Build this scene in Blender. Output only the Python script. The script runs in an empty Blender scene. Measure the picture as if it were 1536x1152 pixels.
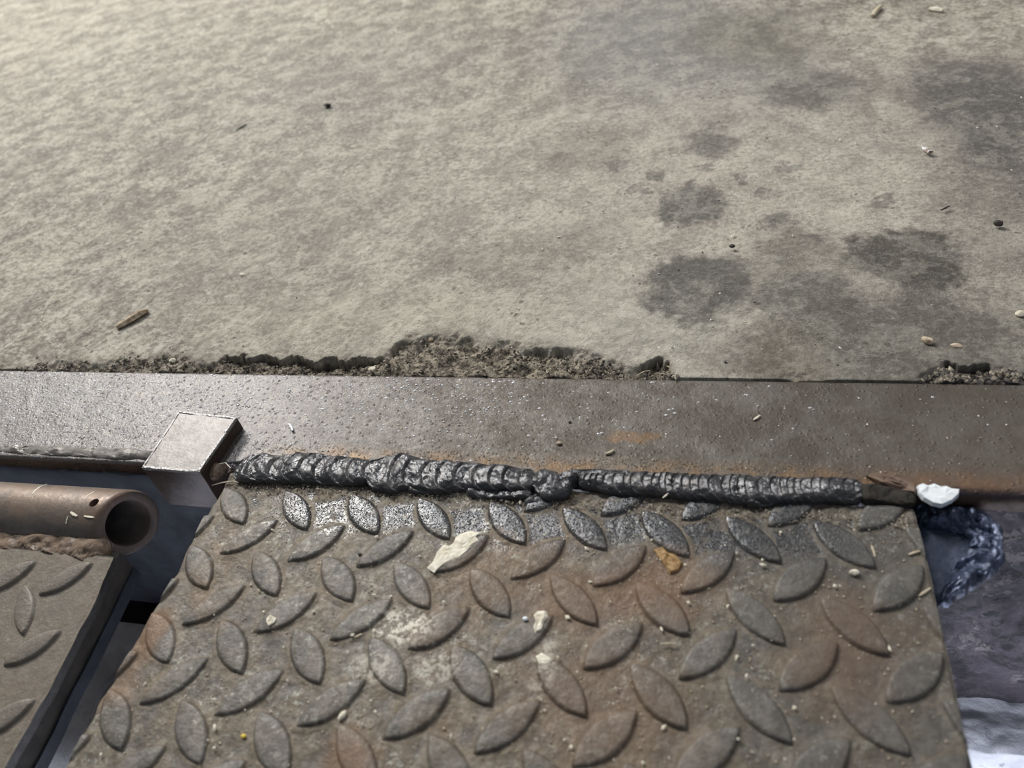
import bpy, bmesh, math, random
import numpy as np
from mathutils import Matrix, Vector
random.seed(7)
RNG = np.random.default_rng(7)
S = bpy.context.scene
COL = S.collection

# ------------------------------------------------------------------ camera
F = 1100.0
CR = np.array([[0.96928188, -0.01573816, 0.24544846],
               [0.18712588, 0.69482003, -0.69441273],
               [-0.15961373, 0.71901143, 0.67642148]])
CP = np.array([0.20970761, -0.1746657, 0.25157144])
cd = bpy.data.cameras.new('camera'); cam = bpy.data.objects.new('camera', cd); COL.objects.link(cam)
M4 = Matrix.Identity(4)
for r in range(3):
    for c in range(3): M4[r][c] = CR[r][c]
    M4[r][3] = CP[r]
cam.matrix_world = M4
cd.sensor_width = 36; cd.lens = 36 * F / 1536
cd.clip_start = 0.01; cd.clip_end = 50
cd.dof.use_dof = True; cd.dof.focus_distance = 0.385; cd.dof.aperture_fstop = 9.0
S.camera = cam

# ------------------------------------------------------------------ light
w = bpy.data.worlds.new('world'); S.world = w; w.use_nodes = True
bg = w.node_tree.nodes['Background']; bg.inputs[0].default_value = (0.86, 0.93, 1.0, 1); bg.inputs[1].default_value = 0.16

def area(name, loc, target, sx, sy, power, color, spread=180):
    d = bpy.data.lights.new(name, 'AREA'); d.shape = 'RECTANGLE'; d.size = sx; d.size_y = sy
    d.energy = power; d.color = color; d.spread = math.radians(spread)
    o = bpy.data.objects.new(name, d); COL.objects.link(o); o.location = loc
    v = Vector(target) - Vector(loc); o.rotation_euler = v.to_track_quat('-Z', 'Y').to_euler()
    return o
area('ceiling_lamp', (-1.75, 1.85, 1.90), (0, 0.15, 0), 0.9, 0.35, 92, (1.0, 0.965, 0.91))
area('far_ceiling_lamp', (-0.75, 1.55, 2.30), (0.1, 0.1, 0), 0.5, 0.3, 32, (0.93, 0.96, 1.0))
area('side_ceiling_lamp', (2.3, 2.1, 2.6), (0.2, 0.2, 0), 0.6, 0.6, 24, (1.0, 0.93, 0.88))
area('daylight_door', (1.4, -1.3, 0.9), (0.3, 0.0, 0), 0.8, 0.8, 1.3, (0.45, 0.62, 1.0))
area('pit_floor_fill', (0.05, -0.225, -0.072), (0.05, -0.165, -0.172), 0.95, 0.04, 3.2, (0.80, 0.86, 1.0), 48)  # added fill under the plate to brighten the pit floor, no real fixture
area('pit_ledge_fill', (0.48, -0.30, -0.06), (0.36, -0.02, -0.175), 0.12, 0.12, 0.11, (0.80, 0.86, 1.0), 40)  # added fill aimed at the right-hand ledge, no real fixture

S.view_settings.view_transform = 'Standard'; S.view_settings.look = 'None'
S.view_settings.exposure = 0.0; S.view_settings.gamma = 1.0
S.view_settings.use_curve_mapping = False

# ------------------------------------------------------------------ helpers
def W(px, py, z=0.0):
    """world point where the photograph's pixel meets the level z"""
    d = CR @ np.array([px - 768, 576 - py, -F]); k = (z - CP[2]) / d[2]
    return CP + k * d
def WP(px, py, p0, n):
    d = CR @ np.array([px - 768, 576 - py, -F]); n = np.array(n)
    k = np.dot(n, np.array(p0) - CP) / np.dot(n, d); return CP + k * d

def hsh(ix, iy, seed):
    n = (ix.astype(np.int64) * 374761393 + iy.astype(np.int64) * 668265263 + seed * 1442695041) & 0xffffffff
    n = ((n ^ (n >> 13)) * 1274126177) & 0xffffffff
    n = n ^ (n >> 16)
    return (n & 0xffff) / 65535.0
def vn(x, y, seed=0):
    x = np.asarray(x, float); y = np.asarray(y, float)
    ix = np.floor(x); iy = np.floor(y); fx = x - ix; fy = y - iy
    fx = fx * fx * (3 - 2 * fx); fy = fy * fy * (3 - 2 * fy)
    a = hsh(ix, iy, seed); b = hsh(ix + 1, iy, seed); c = hsh(ix, iy + 1, seed); d = hsh(ix + 1, iy + 1, seed)
    return (a * (1 - fx) + b * fx) * (1 - fy) + (c * (1 - fx) + d * fx) * fy - 0.5
def fbm(x, y, seed=0, o=4):
    s = 0; a = 1.0
    for k in range(o):
        s = s + a * vn(x * 2 ** k + 17.3 * k, y * 2 ** k - 9.1 * k, seed + k); a *= 0.5
    return s
def sst(x, a, b):
    t = np.clip((x - a) / (b - a), 0, 1); return t * t * (3 - 2 * t)

def link(o, parent=None):
    COL.objects.link(o)
    if parent is not None: o.parent = parent
    return o
def mesh_np(name, V, Fq, mat, parent=None, attrs=None, smooth=True):
    me = bpy.data.meshes.new(name)
    V = np.asarray(V, np.float32); Fq = np.asarray(Fq, np.int32)
    me.vertices.add(len(V)); me.vertices.foreach_set('co', V.ravel())
    k = Fq.shape[1]; me.loops.add(Fq.size); me.loops.foreach_set('vertex_index', Fq.ravel())
    me.polygons.add(len(Fq)); me.polygons.foreach_set('loop_start', np.arange(0, Fq.size, k, dtype=np.int32))
    me.polygons.foreach_set('loop_total', np.full(len(Fq), k, np.int32))
    me.update(); me.validate()
    me.polygons.foreach_set('use_smooth', np.full(len(me.polygons), smooth))
    for an, av in (attrs or {}).items():
        at = me.attributes.new(an, 'FLOAT', 'POINT'); at.data.foreach_set('value', np.asarray(av, np.float32).ravel())
    me.materials.append(mat)
    return link(bpy.data.objects.new(name, me), parent)
def grid_faces(nu, nv):
    i = np.arange(nu - 1)[:, None] * nv + np.arange(nv - 1)[None, :]
    i = i.ravel(); return np.c_[i, i + nv, i + nv + 1, i + 1]
def obj_bm(name, bm, mat, parent=None, smooth=False):
    me = bpy.data.meshes.new(name); bm.normal_update(); bm.to_mesh(me); bm.free()
    me.materials.append(mat)
    if smooth:
        me.polygons.foreach_set('use_smooth', [True] * len(me.polygons)); me.set_sharp_from_angle(angle=math.radians(40))
    return link(bpy.data.objects.new(name, me), parent)
def empty(name, loc=(0, 0, 0)):
    o = bpy.data.objects.new(name, None); o.location = loc; o.empty_display_size = 0.01; return link(o)
def tag(o, label=None, cat=None, group=None, kind=None):
    if label: o['label'] = label
    if cat: o['category'] = cat
    if group: o['group'] = group
    if kind: o['kind'] = kind
    return o

# ------------------------------------------------------------------ materials
class NT:
    def __init__(s, name):
        s.m = bpy.data.materials.new(name); s.m.use_nodes = True; s.t = s.m.node_tree
        s.n = s.t.nodes; s.b = s.n['Principled BSDF']
        s.co = s.n.new('ShaderNodeTexCoord').outputs['Object']
        g = s.n.new('ShaderNodeNewGeometry'); s.pos = g.outputs['Position']
    def L(s, a, b): s.t.links.new(a, b)
    def val(s, inp, v):
        if isinstance(v, bpy.types.NodeSocket): s.L(v, inp)
        else:
            inp.default_value = (*v, 1) if isinstance(v, tuple) and len(v) == 3 and inp.type == 'RGBA' else v
    def noise(s, scale, detail=4, rough=0.6, vec=None, dist=0.0, col=False):
        n = s.n.new('ShaderNodeTexNoise'); n.inputs['Scale'].default_value = scale
        n.inputs['Detail'].default_value = detail; n.inputs['Roughness'].default_value = rough
        n.inputs['Distortion'].default_value = dist
        s.L(vec if vec is not None else s.pos, n.inputs['Vector'])
        return n.outputs['Color' if col else 'Fac']
    def voro(s, scale, vec=None, feature='F1', out='Distance', rnd=1.0):
        n = s.n.new('ShaderNodeTexVoronoi'); n.feature = feature; n.inputs['Scale'].default_value = scale
        n.inputs['Randomness'].default_value = rnd
        s.L(vec if vec is not None else s.pos, n.inputs['Vector']); return n.outputs[out]
    def ramp(s, x, a, b, lo=0.0, hi=1.0, smooth=True):
        n = s.n.new('ShaderNodeMapRange'); n.interpolation_type = 'SMOOTHSTEP' if smooth else 'LINEAR'
        s.val(n.inputs['Value'], x)
        n.inputs['From Min'].default_value = a; n.inputs['From Max'].default_value = b
        n.inputs['To Min'].default_value = lo; n.inputs['To Max'].default_value = hi
        return n.outputs[0]
    def mix(s, f, a, b):
        n = s.n.new('ShaderNodeMix'); n.data_type = 'RGBA'
        s.val(n.inputs[0], f); s.val(n.inputs[6], a); s.val(n.inputs[7], b); return n.outputs[2]
    def mul(s, a, b, op='MULTIPLY', clamp=False):
        n = s.n.new('ShaderNodeMath'); n.operation = op; n.use_clamp = clamp
        s.val(n.inputs[0], a); s.val(n.inputs[1], b); return n.outputs[0]
    def vm(s, op, a, b):
        n = s.n.new('ShaderNodeVectorMath'); n.operation = op
        s.val(n.inputs[0], a)
        s.val(n.inputs[1], b); return n.outputs['Value' if op in ('LENGTH', 'DOT_PRODUCT') else 'Vector']
    def sep(s, v=None):
        n = s.n.new('ShaderNodeSeparateXYZ'); s.L(v if v is not None else s.pos, n.inputs[0]); return n.outputs
    def attr(s, name):
        n = s.n.new('ShaderNodeAttribute'); n.attribute_name = name; return n.outputs['Fac']
    def warp(s, scale, amt, detail=3):
        c = s.noise(scale, detail, 0.6, col=True)
        c = s.vm('SUBTRACT', c, (0.5, 0.5, 0.5)); c = s.vm('SCALE', c, (0, 0, 0)); c.node.inputs['Scale'].default_value = amt
        return s.vm('ADD', s.pos, c)
    def spot(s, vec, c, r, rot=0.0, soft=0.35):
        """1 inside an ellipse in the XY plane, 0 outside"""
        n = s.n.new('ShaderNodeMapping'); n.vector_type = 'TEXTURE'
        n.inputs['Location'].default_value = (c[0], c[1], c[2] if len(c) > 2 else 0)
        n.inputs['Rotation'].default_value = (0, 0, rot)
        n.inputs['Scale'].default_value = (r[0], r[1], 1000)
        s.L(vec, n.inputs['Vector'])
        d = s.vm('LENGTH', n.outputs[0], (0, 0, 0))
        return s.ramp(d, 1 + soft, 1 - soft)
    def bump(s, h, strength, dist, prev=None):
        n = s.n.new('ShaderNodeBump'); n.inputs['Strength'].default_value = strength; n.inputs['Distance'].default_value = dist
        s.L(h, n.inputs['Height'])
        if prev is not None: s.L(prev, n.inputs['Normal'])
        return n.outputs[0]
    def done(s, col, rough, metal=0.0, normal=None, spec=0.5):
        s.val(s.b.inputs['Base Color'], col); s.val(s.b.inputs['Roughness'], rough); s.val(s.b.inputs['Metallic'], metal)
        s.b.inputs['Specular IOR Level'].default_value = spec
        if normal is not None: s.L(normal, s.b.inputs['Normal'])
        return s.m

def mat_concrete():
    t = NT('concrete')
    wv = t.vm('ADD', t.warp(70, 0.036, 8), t.vm('SUBTRACT', t.warp(330, 0.007, 4), t.pos)); wv2 = t.warp(9, 0.06, 4)
    big = t.noise(9, 5, 0.65); mid = t.noise(32, 9, 0.78, dist=0.25); fine = t.noise(300, 6, 0.8); grit = t.noise(1400, 3, 0.7)
    med = t.noise(110, 7, 0.78, dist=.15)
    col = t.mix(t.ramp(big, 0.42, 0.58), (0.265, 0.235, 0.182), (0.430, 0.388, 0.310))
    col = t.mix(t.ramp(mid, 0.43, 0.50, .75, 0), col, (0.165, 0.145, 0.115))
    col = t.mix(t.ramp(mid, 0.50, 0.57, 0, .7), col, (0.50, 0.465, 0.375))
    col = t.mix(t.ramp(med, 0.44, 0.495, .42, 0), col, (0.170, 0.150, 0.118))
    col = t.mix(t.ramp(med, 0.505, 0.56, 0, .42), col, (0.52, 0.49, 0.415))
    sp = t.mul(t.ramp(fine, 0.52, 0.57), t.ramp(t.noise(60, 3), .35, .6))
    col = t.mix(t.mul(sp, 0.55), col, (0.66, 0.63, 0.54))
    col = t.mix(t.ramp(fine, 0.48, 0.43, 0, 0.6), col, (0.13, 0.112, 0.085))
    lg = t.noise(15, 6, .7, vec=t.warp(9, .06, 4)); col = t.mix(t.ramp(lg, .40, .485, .55, 0), col, (.19, .172, .135))
    cr = t.voro(9, t.warp(28, .05, 6), 'DISTANCE_TO_EDGE'); cm = t.mul(t.ramp(cr, .012, .003), t.ramp(t.noise(14, 3), .52, .58))
    col = t.mix(t.mul(cm, .55), col, (.10, .085, .065))
    # small brown pits and pores
    pores = t.mul(t.ramp(t.voro(120, t.warp(200, .006)), 0.20, 0.10), t.ramp(t.noise(30, 4), 0.52, 0.58))
    col = t.mix(t.mul(pores, 0.75), col, (0.085, 0.068, 0.05))
    # long rubbed streaks and scratches
    mp = t.n.new('ShaderNodeMapping'); mp.inputs['Rotation'].default_value = (0, 0, math.radians(62)); mp.inputs['Scale'].default_value = (9, 1.6, 1)
    t.L(wv2, mp.inputs[0])
    st = t.noise(7, 6, 0.7, vec=mp.outputs[0])
    col = t.mix(t.ramp(st, 0.54, 0.62, 0, .35), col, (0.165, 0.145, 0.115))
    col = t.mix(t.ramp(st, 0.45, 0.38, 0, .25), col, (0.58, 0.56, 0.50))
    # soft patches of paler and darker tone, stains among them
    def stain(px, py, rx, ry, k, c, rot=0.0, soft=0.25, vec=wv):
        nonlocal col
        p = W(px, py); m = t.spot(vec, p, (rx, ry), rot, soft)
        m = t.mul(m, t.ramp(mid, 0.44, 0.54, min(1, 1.12 * k), .95 * k)); col = t.mix(m, col, c)
    dk = (0.078, 0.071, 0.060); gr = (0.125, 0.118, 0.105)
    stain(1280, 300, .34, .22, .5, (0.62, 0.565, 0.485), 0, .9, wv2)
    stain(560, 480, .12, .03, .4, (0.52, 0.49, 0.38), 0, .7, wv2)
    stain(950, 500, .06, .04, .5, (0.60, 0.57, 0.48), 0, .7, wv2)
    stain(1000, 60, .10, .15, .75, (0.24, 0.235, 0.225), .5, .7, wv2)
    stain(1130, 55, .05, .07, .7, (0.17, 0.155, 0.12), .7, .6, wv2)
    stain(1220, 140, .035, .03, .75, gr, 0, .3)
    stain(1065, 215, .017, .024, .7, gr, .2, .3)
    stain(880, 225, .035, .035, .55, (0.22, 0.20, 0.165), 0, .4)
    stain(1035, 308, .024, .026, .85, gr, .3, .22)
    stain(1040, 435, .030, .031, .9, gr, .1, .2)
    stain(1097, 398, .010, .010, .7, gr)
    stain(1195, 400, .028, .040, .68, (0.20, 0.185, 0.15), .2, .35)
    stain(1205, 448, .024, .020, .75, gr, 0, .3)
    stain(1355, 388, .030, .026, .92, dk, .2, .2)
    stain(1390, 420, .018, .016, .85, dk, .6, .3)
    stain(1350, 480, .048, .022, .8, (0.122, 0.110, 0.092), 0, .35)
    stain(1300, 525, .065, .024, .85, (0.122, 0.110, 0.092), 0, .45)
    stain(1180, 535, .018, .022, .7, (0.17, 0.145, 0.105), 0, .35)
    stain(1130, 560, .03, .006, .6, (0.17, 0.15, 0.12), 0, .5)
    stain(1520, 150, .10, .07, .4, (0.22, 0.20, 0.17), 0, .6, wv2)
    stain(1440, 520, .07, .034, .72, (0.15, 0.138, 0.118), 0, .5)
    stain(800, 385, .040, .030, .42, (0.24, 0.22, 0.175), 0, .5)
    stain(690, 400, .022, .02, .4, (0.24, 0.22, 0.175), 0, .5)
    stain(560, 110, .14, .12, .35, (0.30, 0.285, 0.25), 0, .8, wv2)
    stain(400, 370, .09, .07, .35, (0.28, 0.26, 0.21), 0, .8, wv2)
    stain(1560, 210, .050, .14, .85, (0.105, 0.098, 0.09), .25, .3)  # broad darker patch along the right border
    stain(1500, 330, .03, .08, .55, (0.19, 0.17, 0.145), .1, .5, wv2)
    for px, py, r in ((1075, 190, .005), (985, 262, .006), (1040, 275, .004), (1110, 268, .005), (960, 285, .006),
                      (1165, 330, .008), (1225, 360, .005), (1060, 250, .006), (1180, 250, .007), (1255, 395, .004),
                      (930, 250, .009), (1330, 300, .006), (1010, 230, .005), (1150, 290, .009)):
        stain(px, py, r, r, .6, gr, 0, .3)
    # grain that runs through stains and clean concrete alike
    col = t.mix(t.ramp(mid, 0.45, 0.50, .22, 0), col, (0.13, 0.113, 0.085))
    col = t.mix(t.ramp(mid, 0.50, 0.56, 0, .20), col, (0.58, 0.54, 0.45))
    col = t.mix(t.ramp(fine, 0.51, 0.56, 0, .15), col, (0.58, 0.54, 0.46))
    col = t.mix(t.ramp(fine, 0.48, 0.44, 0, .20), col, (0.11, 0.095, 0.072))
    col = t.mix(t.mul(pores, 0.6), col, (0.075, 0.060, 0.045))
    # broken zone: darker, earthy
    br = t.attr('broken')
    rub = t.mix(t.ramp(t.noise(200, 6, .75), 0.44, 0.56), (0.085, 0.067, 0.047), (0.36, 0.31, 0.235))
    rub = t.mix(t.ramp(t.sep()[0], 0.27, 0.33, 0, .75), rub, (0.05, 0.048, 0.052))
    col = t.mix(br, col, rub)
    h = t.mul(t.mul(med, 0.8), t.mul(fine, 0.45), 'ADD')
    n1 = t.bump(t.noise(45, 6, .7), 0.45, 0.006); n2 = t.bump(h, 0.8, 0.0026, n1); n3 = t.bump(grit, 0.3, 0.0005, n2)
    return t.done(col, t.ramp(mid, 0.3, 0.7, 0.55, 0.8), 0, n3, 0.35)

def mat_steel_edge():
    t = NT('rusted_steel_edge')
    p = t.sep(); x, y = p[0], p[1]
    n = t.noise(30, 6, 0.65); f = t.noise(260, 5, 0.7); m = t.noise(9, 4)
    n2_ = t.noise(70, 7, .75, dist=.5)
    col = t.mix(t.ramp(n, 0.35, 0.65), (0.092, 0.078, 0.062), (0.140, 0.124, 0.105))
    col = t.mix(t.ramp(n2_, .51, .57, 0, .5), col, (.075, .055, .042))
    col = t.mix(t.ramp(n2_, .48, .42, 0, .35), col, (.19, .175, .155))
    left = t.ramp(t.mul(x, t.mul(m, 0.16), 'ADD'), 0.20, 0.02)
    far = t.ramp(y, 0.045, 0.085)
    col = t.mix(t.mul(left, t.ramp(f, .3, .6, .25, .8)), col, (0.150, 0.144, 0.148))
    col = t.mix(t.mul(t.ramp(x, .2, .3), .45), col, (0.085, 0.072, 0.058))
    # rust beside the weld
    band = t.mul(t.ramp(t.mul(y, t.mul(n, 0.012), 'ADD'), 0.046, 0.037), t.ramp(x, -0.01, 0.03))
    col = t.mix(t.mul(band, t.ramp(t.noise(90, 5), 0.40, 0.60, .15, .9)), col, (0.20, 0.125, 0.065))
    band2 = t.mul(t.ramp(y, 0.046, 0.030), t.ramp(x, 0.24, 0.30))
    col = t.mix(t.mul(band2, .5), col, (0.13, 0.070, 0.042))
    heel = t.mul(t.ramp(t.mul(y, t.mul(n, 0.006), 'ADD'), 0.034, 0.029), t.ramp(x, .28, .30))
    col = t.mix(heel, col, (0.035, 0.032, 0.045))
    rp = t.spot(t.warp(120, .012, 4), W(950, 655), (.012, .003), 0, .4)
    col = t.mix(t.mul(rp, .55), col, (0.22, 0.12, 0.05))
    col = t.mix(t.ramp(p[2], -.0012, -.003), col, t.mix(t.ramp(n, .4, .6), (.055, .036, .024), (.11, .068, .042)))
    spk = t.mul(t.ramp(t.voro(420), 0.20, 0.10), t.ramp(t.noise(90, 2), .5, .6))
    col = t.mix(t.mul(spk, .5), col, (0.06, 0.045, 0.035))
    rough = t.mix(left, (0.52,) * 3, (0.31,) * 3)
    rough = t.mul(rough, t.ramp(f, .3, .7, .8, 1.25))
    b = t.bump(t.noise(60, 5, .6), 0.3, 0.0015); b = t.bump(t.noise(520, 4, .7), 0.7, 0.0007, b)
    v = t.ramp(t.voro(330), 0.30, 0.05); b = t.bump(v, 0.5, 0.0006, b)
    return t.done(col, rough, 0.35, b, 0.5)

def mat_tread(name, tint=0.0):
    t = NT(name)
    p = t.sep(); x, y = p[0], p[1]
    n = t.noise(26, 6, 0.65); f = t.noise(300, 5, 0.72); m = t.noise(11, 4); d2 = t.noise(90, 5, .7)
    steel = t.mix(t.ramp(n, 0.42, 0.58), (0.096, 0.090, 0.082), (0.148, 0.139, 0.128))
    dirt = t.mix(t.ramp(d2, 0.42, 0.58), (0.078, 0.060, 0.039), (0.148, 0.120, 0.083))
    lug = t.attr('lug')
    dm = t.ramp(t.mul(d2, t.mul(n, .8), 'ADD'), 0.72, 1.0, 0.25, 0.98)
    dm = t.mul(dm, t.mix(lug, (1.0,) * 3, (0.40,) * 3))
    g3 = t.noise(170, 7, .78, dist=.5)
    col = t.mix(dm, steel, dirt)
    col = t.mix(t.mul(t.ramp(m, .56, .68), .5), col, (0.15, 0.085, 0.04))
    dust = t.attr('dust')
    col = t.mix(t.mul(dust, t.ramp(f, .32, .62, .15, .85)), col, (0.26, 0.215, 0.155))
    col = t.mix(t.ramp(g3, .44, .495, .38, 0), col, (.062, .050, .038))
    col = t.mix(t.ramp(g3, .51, .57, 0, .26), col, (.27, .245, .215))
    # clean heat-affected strip beside the weld
    wm = t.mul(t.ramp(t.mul(y, t.mul(n, 0.02), 'ADD'), -0.006, 0.008), t.ramp(t.mul(d2, t.mul(dust, .35), 'SUBTRACT'), .38, .46))
    wm = t.mul(wm, t.mul(t.ramp(x, 0.01, 0.035), t.ramp(x, .30, .24)))
    if tint: wm = t.mul(wm, 0.0)
    col = t.mix(t.mul(wm, .85), col, (0.085, 0.087, 0.092))
    # pale dried flecks
    fl = t.mul(t.ramp(t.noise(420, 4, .7), .56, .62), t.ramp(t.noise(30, 3), .48, .58))
    col = t.mix(t.mul(fl, .4), col, (0.45, 0.46, 0.40))
    if not tint:
        wv = t.warp(240, .010, 4)
        for px, py, rx, ry, k in ((605, 935, .012, .007, .9), (560, 1000, .01, .006, .5), (815, 1000, .004, .012, .6), (655, 1000, .01, .006, .5), (700, 745, .01, .005, .4)):
            mm = t.mul(t.spot(wv, W(px, py), (rx, ry), 0, .5), t.ramp(f, .46, .56, 0, k)); col = t.mix(mm, col, (0.62, 0.58, 0.50))
        for px, py, rx, ry, k in ((230, 945, .006, .012, .8), (180, 1030, .007, .01, .5), (880, 900, .03, .012, .5), (1000, 870, .02, .012, .6), (1270, 960, .014, .02, .55), (900, 1060, .03, .02, .4), (530, 1130, .01, .008, .6)):
            mm = t.mul(t.spot(t.warp(60, .02, 4), W(px, py), (rx, ry), 0, .6), k); col = t.mix(mm, col, (0.17, 0.095, 0.05))
        col = t.mix(t.mul(t.ramp(x, .19, .27), .35), col, (0.075, 0.078, 0.078))  # right side darkened, its weaker light put into the colour
    if tint: col = t.mix(.55, col, (0.215, 0.185, 0.152))
    col = t.mix(t.ramp(t.attr('edge'), 0, .12), col, (.035, .031, .027))  # cut edges darkened, the side faces' shade put into the colour
    rough = t.mul(t.ramp(f, .3, .7, .44, .66), t.mul(t.mul(wm, .30), -1.0, 'MULTIPLY'), 'ADD')
    rough = t.mul(rough, t.mul(dust, .2), 'ADD')
    b = t.bump(d2, 0.5, 0.0014); b = t.bump(t.noise(600, 4, .7), 0.5, 0.0005, b)
    v = t.mul(t.ramp(t.voro(1150), 0.45, 0.1), wm); b = t.bump(v, 0.8, 0.00045, b)
    return t.done(col, rough, t.mul(t.mix(wm, (.18,) * 3, (.55,) * 3), 1.0), b, 0.45)

def mat_weld(name, base=(0.030, 0.031, 0.034), dusty=0.25, rough=0.24, dust=(0.20, 0.16, 0.115), metal=.35):
    t = NT(name)
    f = t.noise(500, 4, .7); n = t.noise(120, 5, .7)
    col = t.mix(t.ramp(n, .35, .7), base, tuple(c * 1.9 for c in base))
    nz = t.sep(t.n.new('ShaderNodeNewGeometry').outputs['Normal'])[2]
    dm = t.mul(t.ramp(n, .52, .70), t.ramp(nz, .35, .8)); col = t.mix(t.mul(dm, dusty), col, dust)
    b = t.bump(n, .5, .0014); b = t.bump(f, .6, .0005, b)
    return t.done(col, t.ramp(n, .35, .65, rough * .7, rough * 2.2), metal, b, .6)

def mat_plain(name, c1, c2, scale=200, rough=.7, metal=0.0, bump=.4, bd=.0006, spec=.4):
    t = NT(name); n = t.noise(scale, 5, .7)
    return t.done(t.mix(t.ramp(n, .35, .65), c1, c2), rough, metal, t.bump(n, bump, bd), spec)

M = {}
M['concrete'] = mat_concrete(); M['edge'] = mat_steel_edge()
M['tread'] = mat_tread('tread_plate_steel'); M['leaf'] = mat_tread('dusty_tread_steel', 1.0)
M['weld'] = mat_weld('fresh_weld_slag', (.048, .048, .051), .35, .18, (.17, .145, .11), .3); M['oldweld'] = mat_weld('old_painted_weld', (0.13, 0.12, 0.11), .5, .42, (.26, .24, .22))
M['pipeweld'] = mat_weld('dirty_brown_weld', (0.12, 0.085, 0.06), .6, .6, (.22, .18, .13), .1)
M['tab'] = mat_plain('pebbly_blue_lit_steel', (.050, .065, .105), (.085, .105, .155), 420, .32, .3, 1.0, .0012)  # blue daylight on the tab is put into the steel colour
M['void'] = mat_plain('slot_shade_black', (.008, .008, .009), (.015, .014, .014))  # black stands in for the shade inside the slot
M['blueweld'] = mat_weld('blue_lit_weld_slag', (0.055, 0.070, 0.115), .08, .14)  # slag tinted blue, the cool light painted into its colour
def mat_block():
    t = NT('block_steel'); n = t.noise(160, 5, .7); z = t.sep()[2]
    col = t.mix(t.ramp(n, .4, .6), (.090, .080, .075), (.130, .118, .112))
    col = t.mix(t.ramp(z, .0072, .006), col, t.mix(t.ramp(t.noise(70, 5), .4, .6), (.035, .022, .016), (.062, .043, .033)))  # brown rust on the sides, their shade painted in too
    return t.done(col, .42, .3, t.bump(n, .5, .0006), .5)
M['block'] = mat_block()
M['cutsteel'] = mat_plain('dark_cut_steel', (.022, .020, .018), (.042, .037, .031), 90, .8, .0, spec=.2)  # dark tone also carries the shade on the leaf's side bar
M['leg'] = mat_plain('bluish_steel_face', (.012, .014, .019), (.028, .033, .043), 40, .75, .0, .4, .001, .25)  # near-black steel with a bluish tint
def mat_chip():
    t = NT('white_enamel_chip'); n = t.noise(330, 5, .7); y = t.sep()[1]
    k = t.mul(t.ramp(n, .44, .52), t.ramp(y, .0285, .034)); col = t.mix(k, (.80, .84, .87), (.30, .20, .14))
    return t.done(col, .45, 0, t.bump(n, .5, .0004))
M['white'] = mat_chip()
M['cream'] = mat_plain('cream_crust', (.66, .60, .46), (.90, .85, .72), 500, .8, 0, .9, .0006)
M['tan'] = mat_plain('tan_stone', (.38, .29, .20), (.58, .48, .36), 600, .8)
M['dark'] = mat_plain('dark_crumb', (.025, .022, .02), (.06, .05, .04), 600, .6)
M['straw'] = mat_plain('pale_straw', (.40, .33, .22), (.62, .55, .42), 900, .7)
M['rubble'] = mat_plain('rubble_crumbs', (.10, .082, .060), (.42, .37, .29), 260, .8)
M['wood'] = mat_plain('splintered_wood', (.20, .145, .085), (.48, .39, .27), 350, .75, 0, .8, .0008)
M['rustflake'] = mat_plain('rust_flake', (.22, .12, .04), (.45, .30, .14), 500, .7, 0, .8, .0006)
M['yellow'] = mat_plain('yellow_speck', (.75, .55, .05), (.85, .65, .1), 500, .6)

def mat_pipe():
    t = NT('rusty_pipe_steel'); p = t.sep(); n = t.noise(60, 6, .7); f = t.noise(300, 4, .7)
    col = t.mix(t.ramp(n, .35, .65), (.14, .125, .112), (.22, .20, .185))
    up = t.ramp(t.mul(p[2], t.mul(n, .008), 'ADD'), -.0035, .0035); 
    col = t.mix(t.mul(up, t.ramp(n, .35, .6, .35, .8)), col, (.20, .135, .092))
    e = t.mul(t.ramp(t.mul(p[0], t.mul(n, .02), 'ADD'), -.075, -.05), .55); col = t.mix(e, col, (.13, .075, .05))
    b = t.bump(n, .4, .001); b = t.bump(f, .4, .0004, b)
    return t.done(col, t.ramp(f, .3, .7, .4, .6), .3, b, .5)
M['pipe'] = mat_pipe()

def mat_pitwall():
    t = NT('stained_pit_wall'); p = t.sep()
    n = t.noise(34, 8, .75, dist=.6); f = t.noise(160, 6, .75)
    col = t.mix(t.ramp(n, .44, .56), (.020, .016, .020), (.075, .062, .074))
    col = t.mix(t.mul(t.ramp(f, .5, .56), t.ramp(t.noise(22, 3), .47, .55)), col, (.22, .19, .19))
    col = t.mix(t.ramp(t.noise(12, 6, .7), .5, .44, 0, .7), col, (.022, .020, .026))
    col = t.mix(t.ramp(t.voro(55, t.warp(80, .02)), .20, .10, 0, .9), col, (.012, .012, .015))
    blue = t.ramp(p[0], .1, .0); col = t.mix(blue, col, t.mix(n, (.060, .068, .09), (.10, .11, .14)))
    b = t.bump(n, .7, .004); b = t.bump(f, .6, .002, b)
    return t.done(col, t.ramp(f, .3, .7, .45, .75), .1, b, .4)
M['pitwall'] = mat_pitwall()
def mat_pitfloor():
    t = NT('pit_floor_concrete'); p = t.sep(); n = t.noise(30, 6, .7); f = t.noise(200, 5, .7)
    col = t.mix(t.ramp(n, .35, .65), (.42, .42, .45), (.62, .62, .64))
    cr = t.mul(t.ramp(t.noise(14, 6, .75, dist=1.5), .56, .64), .8); col = t.mix(cr, col, (.10, .10, .12))
    b = t.bump(n, .5, .004)
    return t.done(col, t.ramp(f, .3, .7, .35, .6), 0, b, .5)
M['pitfloor'] = mat_pitfloor()

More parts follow.
